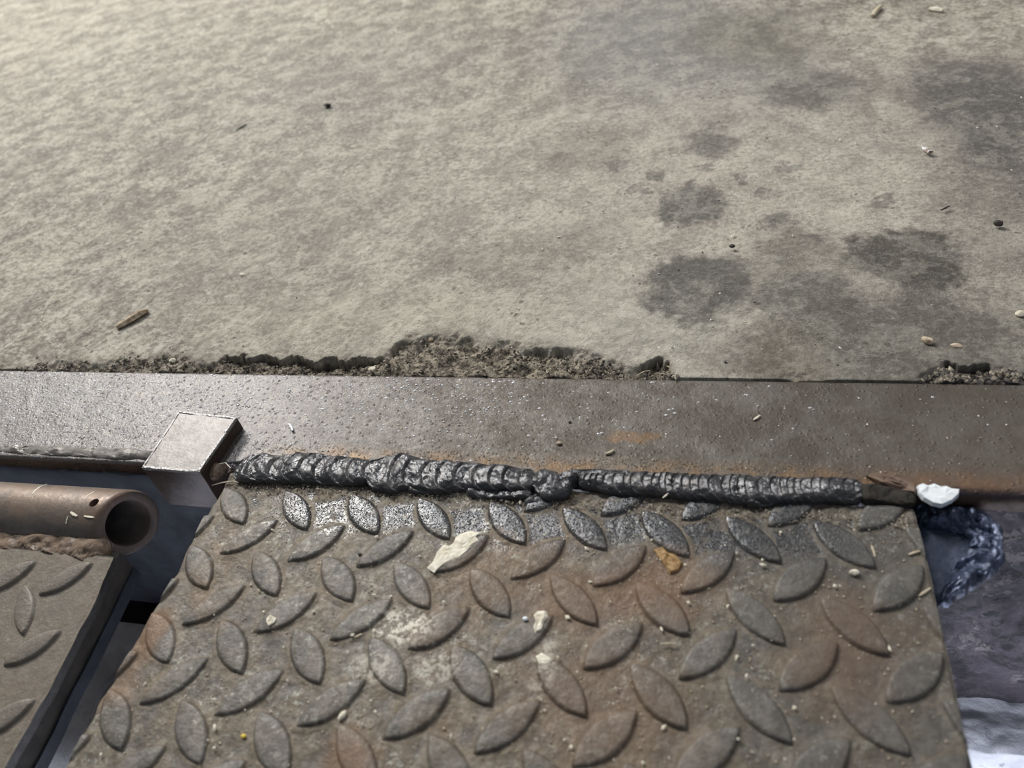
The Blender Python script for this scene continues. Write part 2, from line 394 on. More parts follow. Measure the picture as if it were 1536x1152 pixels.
# ------------------------------------------------------------------ concrete floor with broken arris
YE = 0.0885     # far edge of the steel strip
brk = [(-400, 548, .003), (0, 550, .003), (60, 547, .004), (120, 541, .0035), (150, 545, .004), (200, 533, .004), (230, 536, .0035), (280, 528, .0035), (300, 536, .004), (325, 543, .006), (345, 536, .009), (400, 535, .010), (440, 540, .011),
       (480, 542, .011), (520, 538, .010), (560, 541, .008), (585, 534, .006), (600, 516, .004), (628, 503, .0035), (660, 499, .004), (700, 508, .0055), (735, 515, .006), (760, 513, .006), (790, 519, .0065),
       (850, 524, .006), (895, 533, .005), (925, 546, .006), (970, 549, .007), (1004, 545, .007), (1012, 566, .003), (1040, 570, .001), (1100, 569, .001), (1165, 569, .001), (1185, 558, .0025),
       (1225, 560, .0025), (1250, 570, .001), (1365, 571, .001), (1385, 560, .004), (1400, 550, .005), (1420, 549, .007), (1480, 547, .007), (1510, 556, .006), (1530, 558, .005), (1600, 560, .005), (1900, 566, .004)]
bw = np.array([[*W(a, b)[:2], c] for a, b, c in brk])
def floor_mesh():
    xs = np.r_[np.linspace(-4, -.5, 30)[:-1], np.linspace(-.5, -.23, 80)[:-1], np.linspace(-.23, .40, 1000), np.linspace(.40, 1.2, 60)[1:], np.linspace(1.2, 4, 10)[1:]]
    ys = np.r_[np.linspace(0, .045, 95)[:-1], np.linspace(.045, .15, 70)[:-1], np.linspace(.15, 1.2, 110)[:-1], np.linspace(1.2, 5, 14)] + YE
    X, Y = np.meshgrid(xs, ys, indexing='ij')
    yb = np.interp(X, bw[:, 0], bw[:, 1]); dp = np.interp(X, bw[:, 0], bw[:, 2])
    yb = yb + 0.0050 * fbm(X * 95, Y * 60, 5, 5) * (dp > .0015) + .0040 * fbm(X * 260, Y * 260, 8, 3) * (dp > .0015)
    inside = sst(yb - Y, -0.0004, np.where(dp > .0068, .0014, .0075))
    deep = sst(yb - Y, -.001, .010)
    z = 0.0026 * fbm(X * 7, Y * 7, 1, 4) + .0016 * fbm((X * .87 - Y * .5) * 30, (X * .5 + Y * .87) * 9, 4, 4) + .0009 * fbm(X * 40, Y * 40, 2, 4) + .0004 * fbm(X * 160, Y * 160, 3, 3)
    rough_ = .0065 * fbm(X * 110, Y * 110, 11, 5) + .004 * np.abs(fbm(X * 60, Y * 90, 12, 3))
    z = z * sst(Y, YE, YE + .03) + .001
    zb = -dp * (0.62 - .34 * deep) + rough_ * np.clip(dp / .006, 0, 1) * .75
    z = np.where(dp > 0, z * (1 - inside) + np.minimum(zb, z) * inside, z)
    z = np.where(Y <= YE + 1e-6, np.minimum(z, -.0015), z)
    # apron beside the strip far away from the photograph is plain
    V = np.c_[X.ravel(), Y.ravel(), z.ravel()]
    br = inside * np.clip(dp / .004, 0, 1)
    # dusty fringe just outside the break
    br = np.maximum(br, .35 * sst(yb - Y, -.006, 0) * np.clip(dp / .004, 0, 1))
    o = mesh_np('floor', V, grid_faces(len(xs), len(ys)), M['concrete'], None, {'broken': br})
    tag(o, 'worn stained concrete floor slab with a crumbled edge', None, None, 'structure')
    return o
floor = floor_mesh()

# ------------------------------------------------------------------ steel edge (trim) : flange and leg
def yfront(x):
    return np.interp(x, [-3, -.03, -.005, .28, .30, 3], [.0215, .0215, .026, .0265, .0262, .0262])
def edge_mesh():
    xs = np.r_[np.linspace(-3, -.25, 12)[:-1], np.linspace(-.25, .42, 500), np.linspace(.42, 3, 12)[1:]]
    prof = []   # (kind, t) walk: back bottom -> back top -> top -> front round -> front down
    rows = []
    x = xs
    yf = yfront(x)
    r = np.interp(x, [-3, .27, .31, 3], [.0012, .0012, .005, .005])
    rows.append((np.full_like(x, YE), np.full_like(x, -.009)))
    rows.append((np.full_like(x, YE), np.full_like(x, -.0006)))
    rows.append((np.full_like(x, YE - .0006), np.full_like(x, 0.0)))
    for t in np.linspace(0, 1, 46)[1:-1]:
        y = (YE - .0006) * (1 - t) + (yf + r) * t
        z = .00035 * fbm(x * 60, y * 60, 21, 4) + .0002 * fbm(x * 220, y * 220, 24, 2)
        rows.append((y, z))
    for a in np.linspace(0, math.pi / 2, 7):
        rows.append((yf + r - r * math.sin(a), -r + r * math.cos(a)))
    wob = .0008 * fbm(x * 60, x * 0, 31, 4)
    rows.append((yf + wob * .4, np.full_like(x, -.006)))
    rows.append((yf + wob * .6, -.0095 + wob))
    rows.append((yf + .004, -.0100 + wob * .5))
    V = np.stack([np.stack([x, a, b], -1) for a, b in rows], 1)   # nx, nr, 3
    o = mesh_np('trim_1', V.reshape(-1, 3), grid_faces(len(xs), len(rows))[:, ::-1], M['edge'])
    tag(o, 'flat rust-brown steel edging strip set along the concrete floor', None, None, 'structure')
    return o
trim = edge_mesh()

def slab(name, outline, z0, z1, mat, parent=None, bevel=.0008, tilt=None):
    """closed prism from an XY outline between two levels"""
    bm = bmesh.new()
    vs = [bm.verts.new((p[0], p[1], z1)) for p in outline]
    f = bm.faces.new(vs)
    r = bmesh.ops.extrude_face_region(bm, geom=[f]); dv = [e for e in r['geom'] if isinstance(e, bmesh.types.BMVert)]
    bmesh.ops.translate(bm, verts=dv, vec=(0, 0, z0 - z1)); bmesh.ops.recalc_face_normals(bm, faces=bm.faces)
    if bevel: bmesh.ops.bevel(bm, geom=list(bm.edges), offset=bevel, segments=2, affect='EDGES')
    o = obj_bm(name, bm, mat, parent); return o

# pit walls below the strip
def wall_mesh(name, x0, x1, zt, zb, yfun, mat, amp, nx=260, nz=160):
    xs = np.linspace(x0, x1, nx); zs = np.linspace(zt, zb, nz); X, Z = np.meshgrid(xs, zs, indexing='ij')
    Y = yfun(X, Z) - amp * fbm(X * 45, Z * 45, 41, 5) - amp * .5 * np.maximum(fbm(X * 25, Z * 70, 47, 4), 0)
    V = np.c_[X.ravel(), Y.ravel(), Z.ravel()]
    return mesh_np(name, V, grid_faces(nx, nz), mat)
ww = wall_mesh('wall_back', -.9, .215, -.0085, -.155, lambda X, Z: .0235 + 0 * X, M['leg'], .0006)
tag(ww, 'smooth bluish steel wall of the pit below the strip', None, None, 'structure')
wr = wall_mesh('wall_back', .215, 1.2, -.004, -.215, lambda X, Z: .0275 - .012 * sst(-Z, .0, .16), M['pitwall'], .0035, 420, 180)
tag(wr, 'rough purple-brown pit wall below the strip at the right', None, None, 'structure')
# recess behind the slot, its shade painted black; pit floor
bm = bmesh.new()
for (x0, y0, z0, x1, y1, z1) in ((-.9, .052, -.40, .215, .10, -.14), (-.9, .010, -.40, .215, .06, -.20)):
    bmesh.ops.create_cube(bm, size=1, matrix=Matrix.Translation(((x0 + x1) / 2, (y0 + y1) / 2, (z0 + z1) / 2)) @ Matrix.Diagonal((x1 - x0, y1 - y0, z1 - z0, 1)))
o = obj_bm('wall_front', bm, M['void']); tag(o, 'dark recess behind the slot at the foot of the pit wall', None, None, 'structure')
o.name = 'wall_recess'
xs = np.linspace(-.9, 1.2, 260); ys = np.linspace(-1.2, .015, 220); X, Y = np.meshgrid(xs, ys, indexing='ij')
Z = -.172 + .004 * fbm(X * 14, Y * 14, 51, 5) - .055 * sst(X, .215, .235) 
o = mesh_np('pit_floor', np.c_[X.ravel(), Y.ravel(), Z.ravel()], grid_faces(260, 220), M['pitfloor'])
tag(o, 'pale grey concrete floor at the bottom of the pit', None, None, 'structure')
# pale ledge at the right
xs = np.linspace(.24, 1.1, 300); a = np.linspace(0, 1, 70); X, A = np.meshgrid(xs, a, indexing='ij')
edge = -.012 + .006 * fbm(xs * 30, xs * 0, 61, 4)
Y = .022 + (np.minimum(A / .6, 1)) * (edge[:, None] - .022) - .012 * sst(A, .6, 1)
Z = -.150 - .05 * np.maximum(A - .6, 0) / .4 + .004 * fbm(X * 60, Y * 60, 62, 5)
o = mesh_np('ledge', np.c_[X.ravel(), Y.ravel(), Z.ravel()], grid_faces(300, 70), M['pitfloor'])
tag(o, 'pale concrete ledge at the foot of the right-hand pit wall', None, None, 'structure')

# ------------------------------------------------------------------ raised lozenge
def lozenge_bm(length=.0275, width=.0112, h=.0016, flare=.0012, seed=0):
    rnd = random.Random(seed)
    bm = bmesh.new(); N = 14; rings = []
    def outl(Lh, Wh, z):
        v = []
        for k in range(2 * N):
            s = k / N if k < N else (2 * N - k) / N
            xx = -Lh + 2 * Lh * s
            side = 1 if k < N else -1
            yy = side * Wh * (max(0, 1 - (xx / Lh) ** 2)) ** 0.85
            if k in (0, N): yy = 0
            v.append(bm.verts.new((xx, yy, z + rnd.uniform(-.00004, .00004))))
        return v
    L2, W2 = length / 2, width / 2
    for dl, z in ((flare, -.0004), (flare * .35, h * .15), (0, h * .6), (-.0006, h * .92), (-.0013, h)): rings.append(outl(L2 + dl, W2 + dl, z))
    rings.append(outl((L2 - .0013) * .6, (W2 - .0013) * .55, h * 1.07))
    for a, b in zip(rings, rings[1:]):
        n = len(a)
        for k in range(n): bm.faces.new((a[k], a[(k + 1) % n], b[(k + 1) % n], b[k]))
    bm.faces.new(rings[-1][::1]); bmesh.ops.recalc_face_normals(bm, faces=bm.faces)
    return bm
def loz_mesh(bm, mat, name='raised_lozenge'):
    me = bpy.data.meshes.new(name); bm.to_mesh(me); bm.free(); me.materials.append(mat)
    me.polygons.foreach_set('use_smooth', [True] * len(me.polygons))
    at = me.attributes.new('lug', 'FLOAT', 'POINT'); at.data.foreach_set('value', [min(1, max(0, (v.co.z - .0004) / .0008)) for v in me.vertices])
    at = me.attributes.new('dust', 'FLOAT', 'POINT'); at.data.foreach_set('value', [max(0, min(.55, .55 - v.co.z / .0012)) for v in me.vertices])
    return me
LP = 0.033
ZP = -.0015
# main plate outline
le = [(340, 724), (318, 758), (303, 783), (281, 824), (267, 858), (242, 895), (225, 922), (206, 956), (183, 997), (169, 1024), (149, 1051), (135, 1081), (112, 1122), (98, 1151)]
LE = np.array([W(a, b, ZP)[:2] for a, b in le]); LE = LE[::-1]   # increasing y
LE = np.r_[[[-.010, -.24], [-.008, -.19], [-.010, -.15]], LE]
re_ = [(1369, 757), (1381, 800), (1394, 850), (1408, 915), (1422, 975), (1434, 1035), (1447, 1095), (1460, 1152)]
RE = np.array([W(a, b, ZP)[:2] for a, b in re_])[::-1]; RE = np.r_[[[RE[0, 0], -.24]], RE]
YT = 0.0185
lugs = []
for j in range(-1, 8):
    for i in range(-1, 10):
        lugs.append((i * LP, -j * LP, -1)); lugs.append(((i + .5) * LP, -(j + .5) * LP, 1))
lugs = [(x, y, s) for x, y, s in lugs if -.022 < x < .305 and -.235 < y < .03]
plate = empty('tread_plate', (0.14, -.08, ZP))
def P0(x, y, z=0): return (x - .14, y + .08, z)
def plate_mesh():
    nu, nv = 620, 460
    ys = np.linspace(-.24, YT, nv); u = np.linspace(0, 1, nu)
    xl = np.interp(ys, LE[:, 1], LE[:, 0]) + .0007 * fbm(ys * 160, ys * 0, 71, 4)
    xr = np.interp(ys, RE[:, 1], RE[:, 0]) + .0004 * fbm(ys * 80, ys * 0, 72, 3)
    U, Y = np.meshgrid(u, ys, indexing='ij'); X = xl[None] * (1 - U) + xr[None] * U
    dmin = np.full(X.shape, 1.0); side = np.zeros(X.shape)
    for (cx, cy, s) in lugs:
        k = (np.abs(X - cx) < .020) & (np.abs(Y - cy) < .020)
        dx = X[k] - cx; dy = Y[k] - cy; c = .70711
        a = dx * c + s * dy * c; b = -s * dx * c + dy * c
        d = np.hypot(np.maximum(np.abs(a) - .0125, 0), 0) * 1.0
        wloc = .0056 * np.maximum(0, 1 - (a / .0138) ** 2) ** .85
        d = np.hypot(np.maximum(np.abs(a) - .0138, 0), np.maximum(np.abs(b) - wloc, 0))
        dmin[k] = np.minimum(dmin[k], d)
    crust = sst(dmin, .0035, .0003)
    topd = sst(Y, .006, .016)
    cl = np.clip(fbm(X * 60, Y * 60, 77, 4) + .5, 0, 1)
    fine = fbm(X * 420, Y * 420, 78, 3)
    Z = .0003 * fbm(X * 40, Y * 40, 73, 4) + .00016 * fine + crust * cl * (.00045 + .0003 * fine) + topd * (.0012 * cl + .0007 * fine)
    edge_d = np.minimum(X - xl[None], xr[None] - X)
    Z = Z - .0008 * sst(edge_d, .0012, 0) + .0004 * sst(edge_d, .006, .001) * fbm(X * 90, Y * 90, 79, 3)
    dust = np.clip(crust * (.35 + .9 * cl) * .8 + topd * .75 + .3 * sst(edge_d, .01, .001), 0, 1)
    V = np.c_[(X - .14).ravel(), (Y + .08).ravel(), Z.ravel()]
    Fc = grid_faces(nu, nv)[:, ::1]
    # skirts down the four sides and an underside
    th = -.0085
    idx = np.arange(nu * nv).reshape(nu, nv)
    loop = np.r_[idx[:, 0], idx[-1, 1:], idx[-2::-1, -1], idx[0, -2:0:-1]]
    n0 = len(V); low = V[loop].copy(); 
    cxy = np.array([0, 0]); 
    low[:, 2] = th + .0006 * fbm(np.arange(len(loop)) * .08, np.zeros(len(loop)), 5, 3)
    inset = np.sign(V[loop][:, 0]) * .0016; low[:, 0] -= inset
    V = np.r_[V, low]; k = np.arange(len(loop)); k2 = (k + 1) % len(loop)
    sk = np.c_[loop[k], n0 + k, n0 + k2, loop[k2]][:, ::-1]
    att = np.r_[dust.ravel(), np.zeros(len(loop))]
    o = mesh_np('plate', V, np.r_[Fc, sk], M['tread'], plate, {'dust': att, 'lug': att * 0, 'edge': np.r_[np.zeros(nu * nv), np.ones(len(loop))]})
    return o
pm = plate_mesh()
# underside sheet
slab('plate_underside', [P0(-.007, -.238), P0(.288, -.238), P0(.288, .016), P0(-.005, .016)], -.0086, -.0072, M['cutsteel'], plate, 0)
variants = {}
for s in (-1, 1):
    for k in range(4):
        bm = lozenge_bm(seed=k + 10 * s, width=.0112 + .0004 * (k - 1.5), length=.0275 + .0005 * (k % 2)); bm.transform(Matrix.Rotation(s * math.pi / 4, 4, 'Z')); variants[(s, k)] = loz_mesh(bm, M['tread'])
def plate_lugs():
    for n, (x, y, s) in enumerate(lugs):
        if y < -.16: continue
        xl = np.interp(y, LE[:, 1], LE[:, 0]); xr = np.interp(y, RE[:, 1], RE[:, 0])
        if x < xl - .008 or x > xr + .008 or y > YT + .006: continue
        if y > .01 and (x < .12): continue
        if x - xl < .0125 or xr - x < .0125 or YT - y < .0125:
            bm = lozenge_bm(seed=n); bm.transform(Matrix.Rotation(s * math.pi / 4, 4, 'Z'))
            def cut(px, nx, py=0, ny=0):
                bmesh.ops.bisect_plane(bm, geom=list(bm.verts) + list(bm.edges) + list(bm.faces), plane_co=(px - x, py - y, 0), plane_no=(nx, ny, 0), clear_outer=True)
            xlo = np.interp(y, LE[:, 1], LE[:, 0]); a0 = np.interp(y - .01, LE[:, 1], LE[:, 0]); a1 = np.interp(y + .01, LE[:, 1], LE[:, 0])
            nn = np.array([-.02, (a1 - a0)]); nn /= np.linalg.norm(nn)
            cut((a0 + a1) / 2 + .0009, nn[0], y, nn[1])
            b0 = np.interp(y - .01, RE[:, 1], RE[:, 0]); b1 = np.interp(y + .01, RE[:, 1], RE[:, 0])
            cut((b0 + b1) / 2 - .0007, 1)
            cut(x, 0, YT, 1)
            if len(bm.faces) < 6: bm.free(); continue
            # close the cut
            bmesh.ops.holes_fill(bm, edges=[e for e in bm.edges if e.is_boundary and all(v.co.z > -.0003 for v in e.verts)], sides=60)
            me = loz_mesh(bm, M['tread'])
        else: me = variants[(s, n % 4)]
        o = bpy.data.objects.new('raised_lozenge', me); link(o, plate); o.location = P0(x + random.uniform(-.0004, .0004), y + random.uniform(-.0004, .0004), 0)
        o.rotation_euler.z = random.uniform(-.03, .03)
plate_lugs()
tag(plate, 'large brown steel tread plate with raised lozenges welded to the edging strip', 'tread plate')

# ------------------------------------------------------------------ weld beads
def bead(name, path, mat, parent=None, h=.0042, z0=0.0, nu=700, nv=34, pitch=.004, amp=.25, lump=.35, lumps=(), seed=0, chev=1.1, fine=.0005, off=(0, 0, 0), drop=0.0, ws=.008, wv=.28, rag=.0):
    """path: list of (x, y, halfwidth[, z]) world points; v runs across the bead"""
    P = np.array([(p[0], p[1], p[2], p[3] if len(p) > 3 else z0) for p in path], float)
    seg = np.r_[0, np.cumsum(np.hypot(*np.diff(P[:, :2], axis=0).T))]; s = np.linspace(0, seg[-1], nu)
    c = np.c_[np.interp(s, seg, P[:, 0]), np.interp(s, seg, P[:, 1])]; hw = np.interp(s, seg, P[:, 2]); zz = np.interp(s, seg, P[:, 3])
    tg = np.gradient(c, axis=0); k = max(3, nu // 60) | 1
    ker = np.ones(k) / k
    tg = np.c_[np.convolve(np.pad(tg[:, 0], k // 2, 'edge'), ker, 'valid'), np.convolve(np.pad(tg[:, 1], k // 2, 'edge'), ker, 'valid')]
    tg /= np.linalg.norm(tg, axis=1)[:, None]; nr = np.c_[-tg[:, 1], tg[:, 0]]
    v = np.linspace(-1, 1, nv); A = v * math.pi / 2
    Sg, Vv = np.meshgrid(s, v, indexing='ij')
    endr = np.sqrt(np.clip(1 - (1 - np.clip(np.minimum(s, seg[-1] - s) / (hw + 1e-6), 0, 1)) ** 2, 0, 1))
    ph = Sg / pitch + chev * (1 - Vv ** 2) * 1.0 + 1.3 * fbm(Sg / pitch * .35, Vv * 0, seed + 3, 2)
    fr = ph - np.floor(ph); rip = np.where(fr < .82, fr / .82, (1 - fr) / .18) ** .7
    big = fbm(Sg / .011, Vv * .6, seed + 5, 3)
    H = h * (1 + lump * 1.6 * big + amp * (rip - .5)) 
    wd = hw[:, None] * (1 + wv * fbm(Sg / ws, np.sign(Vv) * 3.3, seed + 9, 3) + amp * .12 * (rip - .5))
    for (lx, lr, lh, lw) in lumps:
        g = np.exp(-((c[:, 0] - lx) / lr) ** 2)[:, None]; H = H + lh * g; wd = wd + lw * g * np.where(Vv < 0, 1.0, .25)
    wd = wd * endr[:, None]; H = H * endr[:, None]
    n3 = fbm(Sg * 380, Vv * wd.mean() * 380, seed + 13, 4)
    z = zz[:, None] + H * np.cos(np.abs(Vv) ** 1.3 * math.pi / 2) ** .55 + fine * n3 - drop * np.clip(-Vv, 0, 1)
    if rag: z = z + rag * np.minimum(fbm(Sg * 150, Vv * 2.2 + Sg * 40, seed + 17, 4), .25) * (1 - Vv ** 4)
    z = np.where(np.abs(Vv) > .99, zz[:, None] - .0012 - drop * np.clip(-Vv, 0, 1), z)
    yo = np.sin(Vv * math.pi / 2)
    X = c[:, 0:1] + nr[:, 0:1] * wd * yo; Y = c[:, 1:2] + nr[:, 1:2] * wd * yo
    V = np.stack([X - off[0], Y - off[1], z - off[2]], -1).reshape(-1, 3)
    return mesh_np(name, V, grid_faces(nu, nv), mat, parent)
def pxpath(lst, z):   # (x, ytop, ybot) in the photograph -> centreline and half width
    r = []
    for x, a, b in lst:
        p, q = W(x, a, z), W(x, b, z); r.append(((p[0] + q[0]) / 2, (p[1] + q[1]) / 2, abs(p[1] - q[1]) / 2))
    return r
OFFP = (.14, -.08, ZP)
def lx(px, py=725): return W(px, py)[0]
top = [(352, 690, 722), (372, 685, 727), (430, 684, 727), (520, 688, 730), (560, 692, 726), (572, 686, 738), (615, 690, 736), (680, 697, 736), (720, 700, 738), (790, 706, 742), (808, 706, 744)]
bead('weld_bead', pxpath(top, 0), M['weld'], plate, h=.0040, pitch=.0085, amp=.28, lump=.30, seed=3, chev=.9, rag=.0016, ws=.011, wv=.30, nu=1400, nv=50, off=OFFP, z0=-.0003,
     lumps=[(lx(385), .004, .0012, .0006), (lx(590), .005, .0016, .0014), (lx(660), .003, .0003, .0018)], fine=.0003)['label'] = 'lumpy dark welded seam at the left of the plate'
bead('weld_drip', pxpath([(796, 710, 738), (812, 709, 742), (826, 711, 751), (840, 714, 751), (852, 714, 734), (868, 714, 728)], 0), M['weld'], plate, h=.0048, nu=260, pitch=.02, amp=.1, lump=.45, rag=.0012, seed=8, off=OFFP, fine=.0003)
bead('weld_ridge', pxpath([(850, 710, 722), (880, 708, 724), (920, 709, 724), (950, 712, 728)], 0), M['weld'], plate, h=.0035, nu=200, pitch=.01, amp=.2, seed=12, off=OFFP)
mid = [(866, 716, 732), (905, 714, 740), (930, 712, 744), (1000, 714, 748), (1060, 717, 753), (1110, 718, 757), (1160, 719, 757), (1220, 720, 756), (1280, 723, 754), (1300, 726, 752)]
bead('weld_bead', pxpath(mid, 0), M['weld'], plate, h=.0040, pitch=.0036, amp=.22, lump=.22, seed=23, chev=1.3, rag=.0012, ws=.010, wv=.22, nu=1400, nv=50, off=OFFP, z0=-.0003, fine=.00035)['label'] = 'rippled blue-black welded seam at the right of the plate'
bead('weld_bead', pxpath([(1286, 728, 754), (1320, 732, 757), (1360, 738, 760), (1374, 744, 762)], 0), M['cutsteel'], plate, h=.0028, nu=200, pitch=.01, amp=.15, lump=.4, seed=33, off=OFFP)
# slag scraps below the bead
for n, l in enumerate(([(612, 728, 742), (650, 726, 744), (684, 730, 742)], [(700, 736, 748), (745, 738, 752), (800, 740, 752)], [(785, 748, 762), (815, 746, 756), (838, 746, 752)], [(1118, 755, 762), (1140, 756, 765), (1160, 757, 763)])):
    bead('slag_scrap', pxpath(l, ZP), M['weld'], plate, h=.003, nu=140, nv=20, pitch=.006, amp=.2, lump=.5, seed=40 + n, off=OFFP, z0=ZP, fine=.0006)
# old weld along the strip's front edge at the left
b = bead('weld_bead', [(-.34, .0258, .0030), (-.25, .0258, .0032), (-.2, .026, .0034), (-.15, .0262, .0032), (-.10, .0265, .0036), (-.060, .0262, .0034)], M['oldweld'], trim, h=.0022, pitch=.02, amp=.15, lump=.45, seed=55, nu=500, z0=-.0006, drop=.001)
b['label'] = 'old grey-painted welded seam along the strip\'s front edge'

# dirt banked against the weld
def scatter(name, pts, mat, parent=None, size=(.0003, .0008), flat=.6, off=(0, 0, 0), elong=1.0):
    """many tiny angular chips as one mesh: each an irregular octahedron"""
    base = np.array([(1, 0, 0), (-1, 0, 0), (0, 1, 0), (0, -1, 0), (0, 0, 1), (0, 0, -1)], float)
    fc = np.array([(0, 2, 4), (2, 1, 4), (1, 3, 4), (3, 0, 4), (2, 0, 5), (1, 2, 5), (3, 1, 5), (0, 3, 5)])
    P = np.array(pts, float); n = len(P)
    sz = RNG.uniform(0, 1, n) ** 2.5 * (size[1] - size[0]) + size[0]
    an = RNG.uniform(0, math.tau, n); ca, sa = np.cos(an), np.sin(an)
    el = 1 + RNG.uniform(0, 1, n) ** 2 * (elong - 1)
    B = base[None] * RNG.uniform(.6, 1.2, (n, 6, 1)); B = B * sz[:, None, None]
    B[:, :, 0] *= el[:, None]; B[:, :, 2] *= flat
    tl = RNG.uniform(-.5, .5, n)[:, None]; B[:, :, 2] += B[:, :, 0] * tl * .3
    x = B[:, :, 0] * ca[:, None] - B[:, :, 1] * sa[:, None]; y = B[:, :, 0] * sa[:, None] + B[:, :, 1] * ca[:, None]
    V = np.stack([x, y, B[:, :, 2]], -1) + P[:, None, :] - np.array(off); Fc = (fc[None] + np.arange(n)[:, None, None] * 6).reshape(-1, 3)
    return mesh_np(name, V.reshape(-1, 3), Fc, mat, parent, smooth=False)
def rp(n, x0, x1, y0, y1, z, zj=.0002):
    return np.c_[RNG.uniform(x0, x1, n), RNG.uniform(y0, y1, n), z + RNG.uniform(0, zj, n)]

# spatter beads on the strip (denser at left), on the plate beside the weld
def beads(name, pts, mat, parent, size, off=(0, 0, 0)):
    P = np.array(pts, float); n = len(P); ring = [(math.cos(a), math.sin(a), 0) for a in np.arange(6) * math.tau / 6]
    base = np.array(ring + [(p[0] * .7, p[1] * .7, .28) for p in ring] + [(0, 0, .42)])
    q = np.array([(k, (k + 1) % 6, 6 + (k + 1) % 6, 6 + k) for k in range(6)] + [(6 + k, 6 + (k + 1) % 6, 12, 12) for k in range(6)])
    tri = []
    for a in q:
        tri.append((a[0], a[1], a[2])); 
        if a[2] != a[3]: tri.append((a[0], a[2], a[3]))
    tri = np.array(tri)
    sz = RNG.uniform(0, 1, n) ** 3 * (size[1] - size[0]) + size[0]
    V = base[None] * sz[:, None, None]; V[:, :, 0] *= RNG.uniform(.8, 1.5, n)[:, None]; V = V + P[:, None, :] - np.array(off)
    return mesh_np(name, V.reshape(-1, 3), (tri[None] + np.arange(n)[:, None, None] * 13).reshape(-1, 3), mat, parent)
M['spatter'] = mat_plain('spatter_beads', (.36, .36, .37), (.60, .60, .62), 400, .28, .0, .3, .0002, 1.0)  # weld spatter, coloured pale to stand in for its glints
n = 9000; px = RNG.uniform(0, 1, n) ** 1.5 * .62 - .24; py = RNG.uniform(.028, YE - .001, n)
keep = RNG.uniform(0, 1, n) < (.15 + .85 * sst(py, .035, .075)) * (1 - .97 * sst(px, .06, .22)); px, py = px[keep], py[keep]
keep = ~((px > -.056) & (px < -.018) & (py < .052)); px, py = px[keep], py[keep]
o = beads('spatter', np.c_[px, py, np.full(len(px), .0000)], M['spatter'], trim, (.00022, .0008)); tag(o, kind='stuff')
n = 3200; px = RNG.uniform(.005, .20, n); py = .016 - RNG.uniform(0, 1, n) ** .8 * .024
cl = fbm(px * 55, py * 55, 91, 2) > -.05; px, py = px[cl], py[cl]
M['spatter2'] = mat_plain('bright_spatter_beads', (.20, .20, .21), (.36, .36, .37), 400, .22, .6, .3, .0002, .6)
o = beads('spatter', np.c_[px, py, np.full(len(px), ZP + .0001)], M['spatter2'], plate, (.00018, .00055), OFFP); tag(o, kind='stuff')

# grit on plate, strip and concrete
n = 5200; X = RNG.uniform(-.004, .287, n); Y = RNG.uniform(-.16, .015, n)
dm = np.array([min([abs((x - cx) * .7071 - s * -(y - cy) * -.7071) + abs(0) if abs(x - cx) < .016 and abs(y - cy) < .016 else 1 for cx, cy, s in lugs]) for x, y in zip(X[:0], Y[:0])])
o = scatter('grit', np.c_[X, Y, np.full(n, ZP + .0004)], M['tan'], plate, (.0001, .00045), .6, OFFP, 2.0); tag(o, kind='stuff')
n = 500; o = scatter('pale_grit', rp(n, -.004, .287, -.15, .012, ZP + .0006, .0008), M['cream'], plate, (.0002, .0008), .6, OFFP, 2.5); tag(o, kind='stuff')
n = 2600; X = RNG.uniform(-.01, .29, n); Y = .0115 + RNG.normal(0, .0022, n)
o = scatter('weld_grit', np.c_[X, Y, np.full(n, ZP + .0009) + RNG.uniform(0, .0006, n)], M['rubble'], plate, (.00015, .0006), .7, OFFP, 2.2); tag(o, kind='stuff')
n = 1500; X = RNG.uniform(-.01, .29, n); Y = .0345 + RNG.normal(0, .002, n)
o = scatter('rust_grit', np.c_[X, Y, np.full(n, .0002)], M['rubble'], trim, (.00012, .0004), .6, (0, 0, 0), 2.0); tag(o, kind='stuff')
n = 200; o = scatter('pale_grit', rp(n, -.2, .35, .034, .087, .0001), M['cream'], trim, (.0002, .0006), .6, (0, 0, 0), 2.5); tag(o, kind='stuff')
# rubble in the broken edge
n = 9000; X = RNG.uniform(-.22, .38, n); t_ = RNG.uniform(0, 1, n); yb = np.interp(X, bw[:, 0], bw[:, 1]); dp = np.interp(X, bw[:, 0], bw[:, 2])
Y = YE + .0006 + (yb - YE) * t_; k = dp > .0025; X, Y, dp, yb = X[k], Y[k], dp[k], yb[k]
Z = -dp * (.62 - .34 * sst(yb - Y, -.001, .010)) + .0065 * fbm(X * 110, Y * 110, 11, 5) * .9 + .002
o = scatter('rubble', np.c_[X, Y, np.minimum(Z, .001)][: len(X) * 2 // 5], M['rubble'], floor, (.0002, .0015), .7, (0, 0, 0), 1.8); tag(o, 'brown crumbs of broken concrete along the edge', kind='stuff')
o = scatter('rubble', np.c_[X, Y, np.minimum(Z, .001)][len(X) * 4 // 5:], M['dark'], floor, (.0002, .0012), .7, (0, 0, 0), 2.5); tag(o, 'dark crumbs along the broken edge', kind='stuff')
n = 1100; Y = YE + .02 + RNG.uniform(0, 1, n) ** 2 * .8; X = RNG.uniform(-.3, .42, n) * (1 + Y)
o = scatter('pale_grit', np.c_[X, Y, np.full(n, .0012)], M['cream'], floor, (.0002, .0009), .6, (0, 0, 0), 2.5); tag(o, kind='stuff')
n = 900; Y = YE + .005 + RNG.uniform(0, 1, n) ** 1.6 * .8; X = RNG.uniform(-.3, .42, n) * (1 + Y)
o = scatter('dark_grit', np.c_[X, Y, np.full(n, .0012)], M['dark'], floor, (.0002, .0008), .6, (0, 0, 0), 2.2); tag(o, kind='stuff')

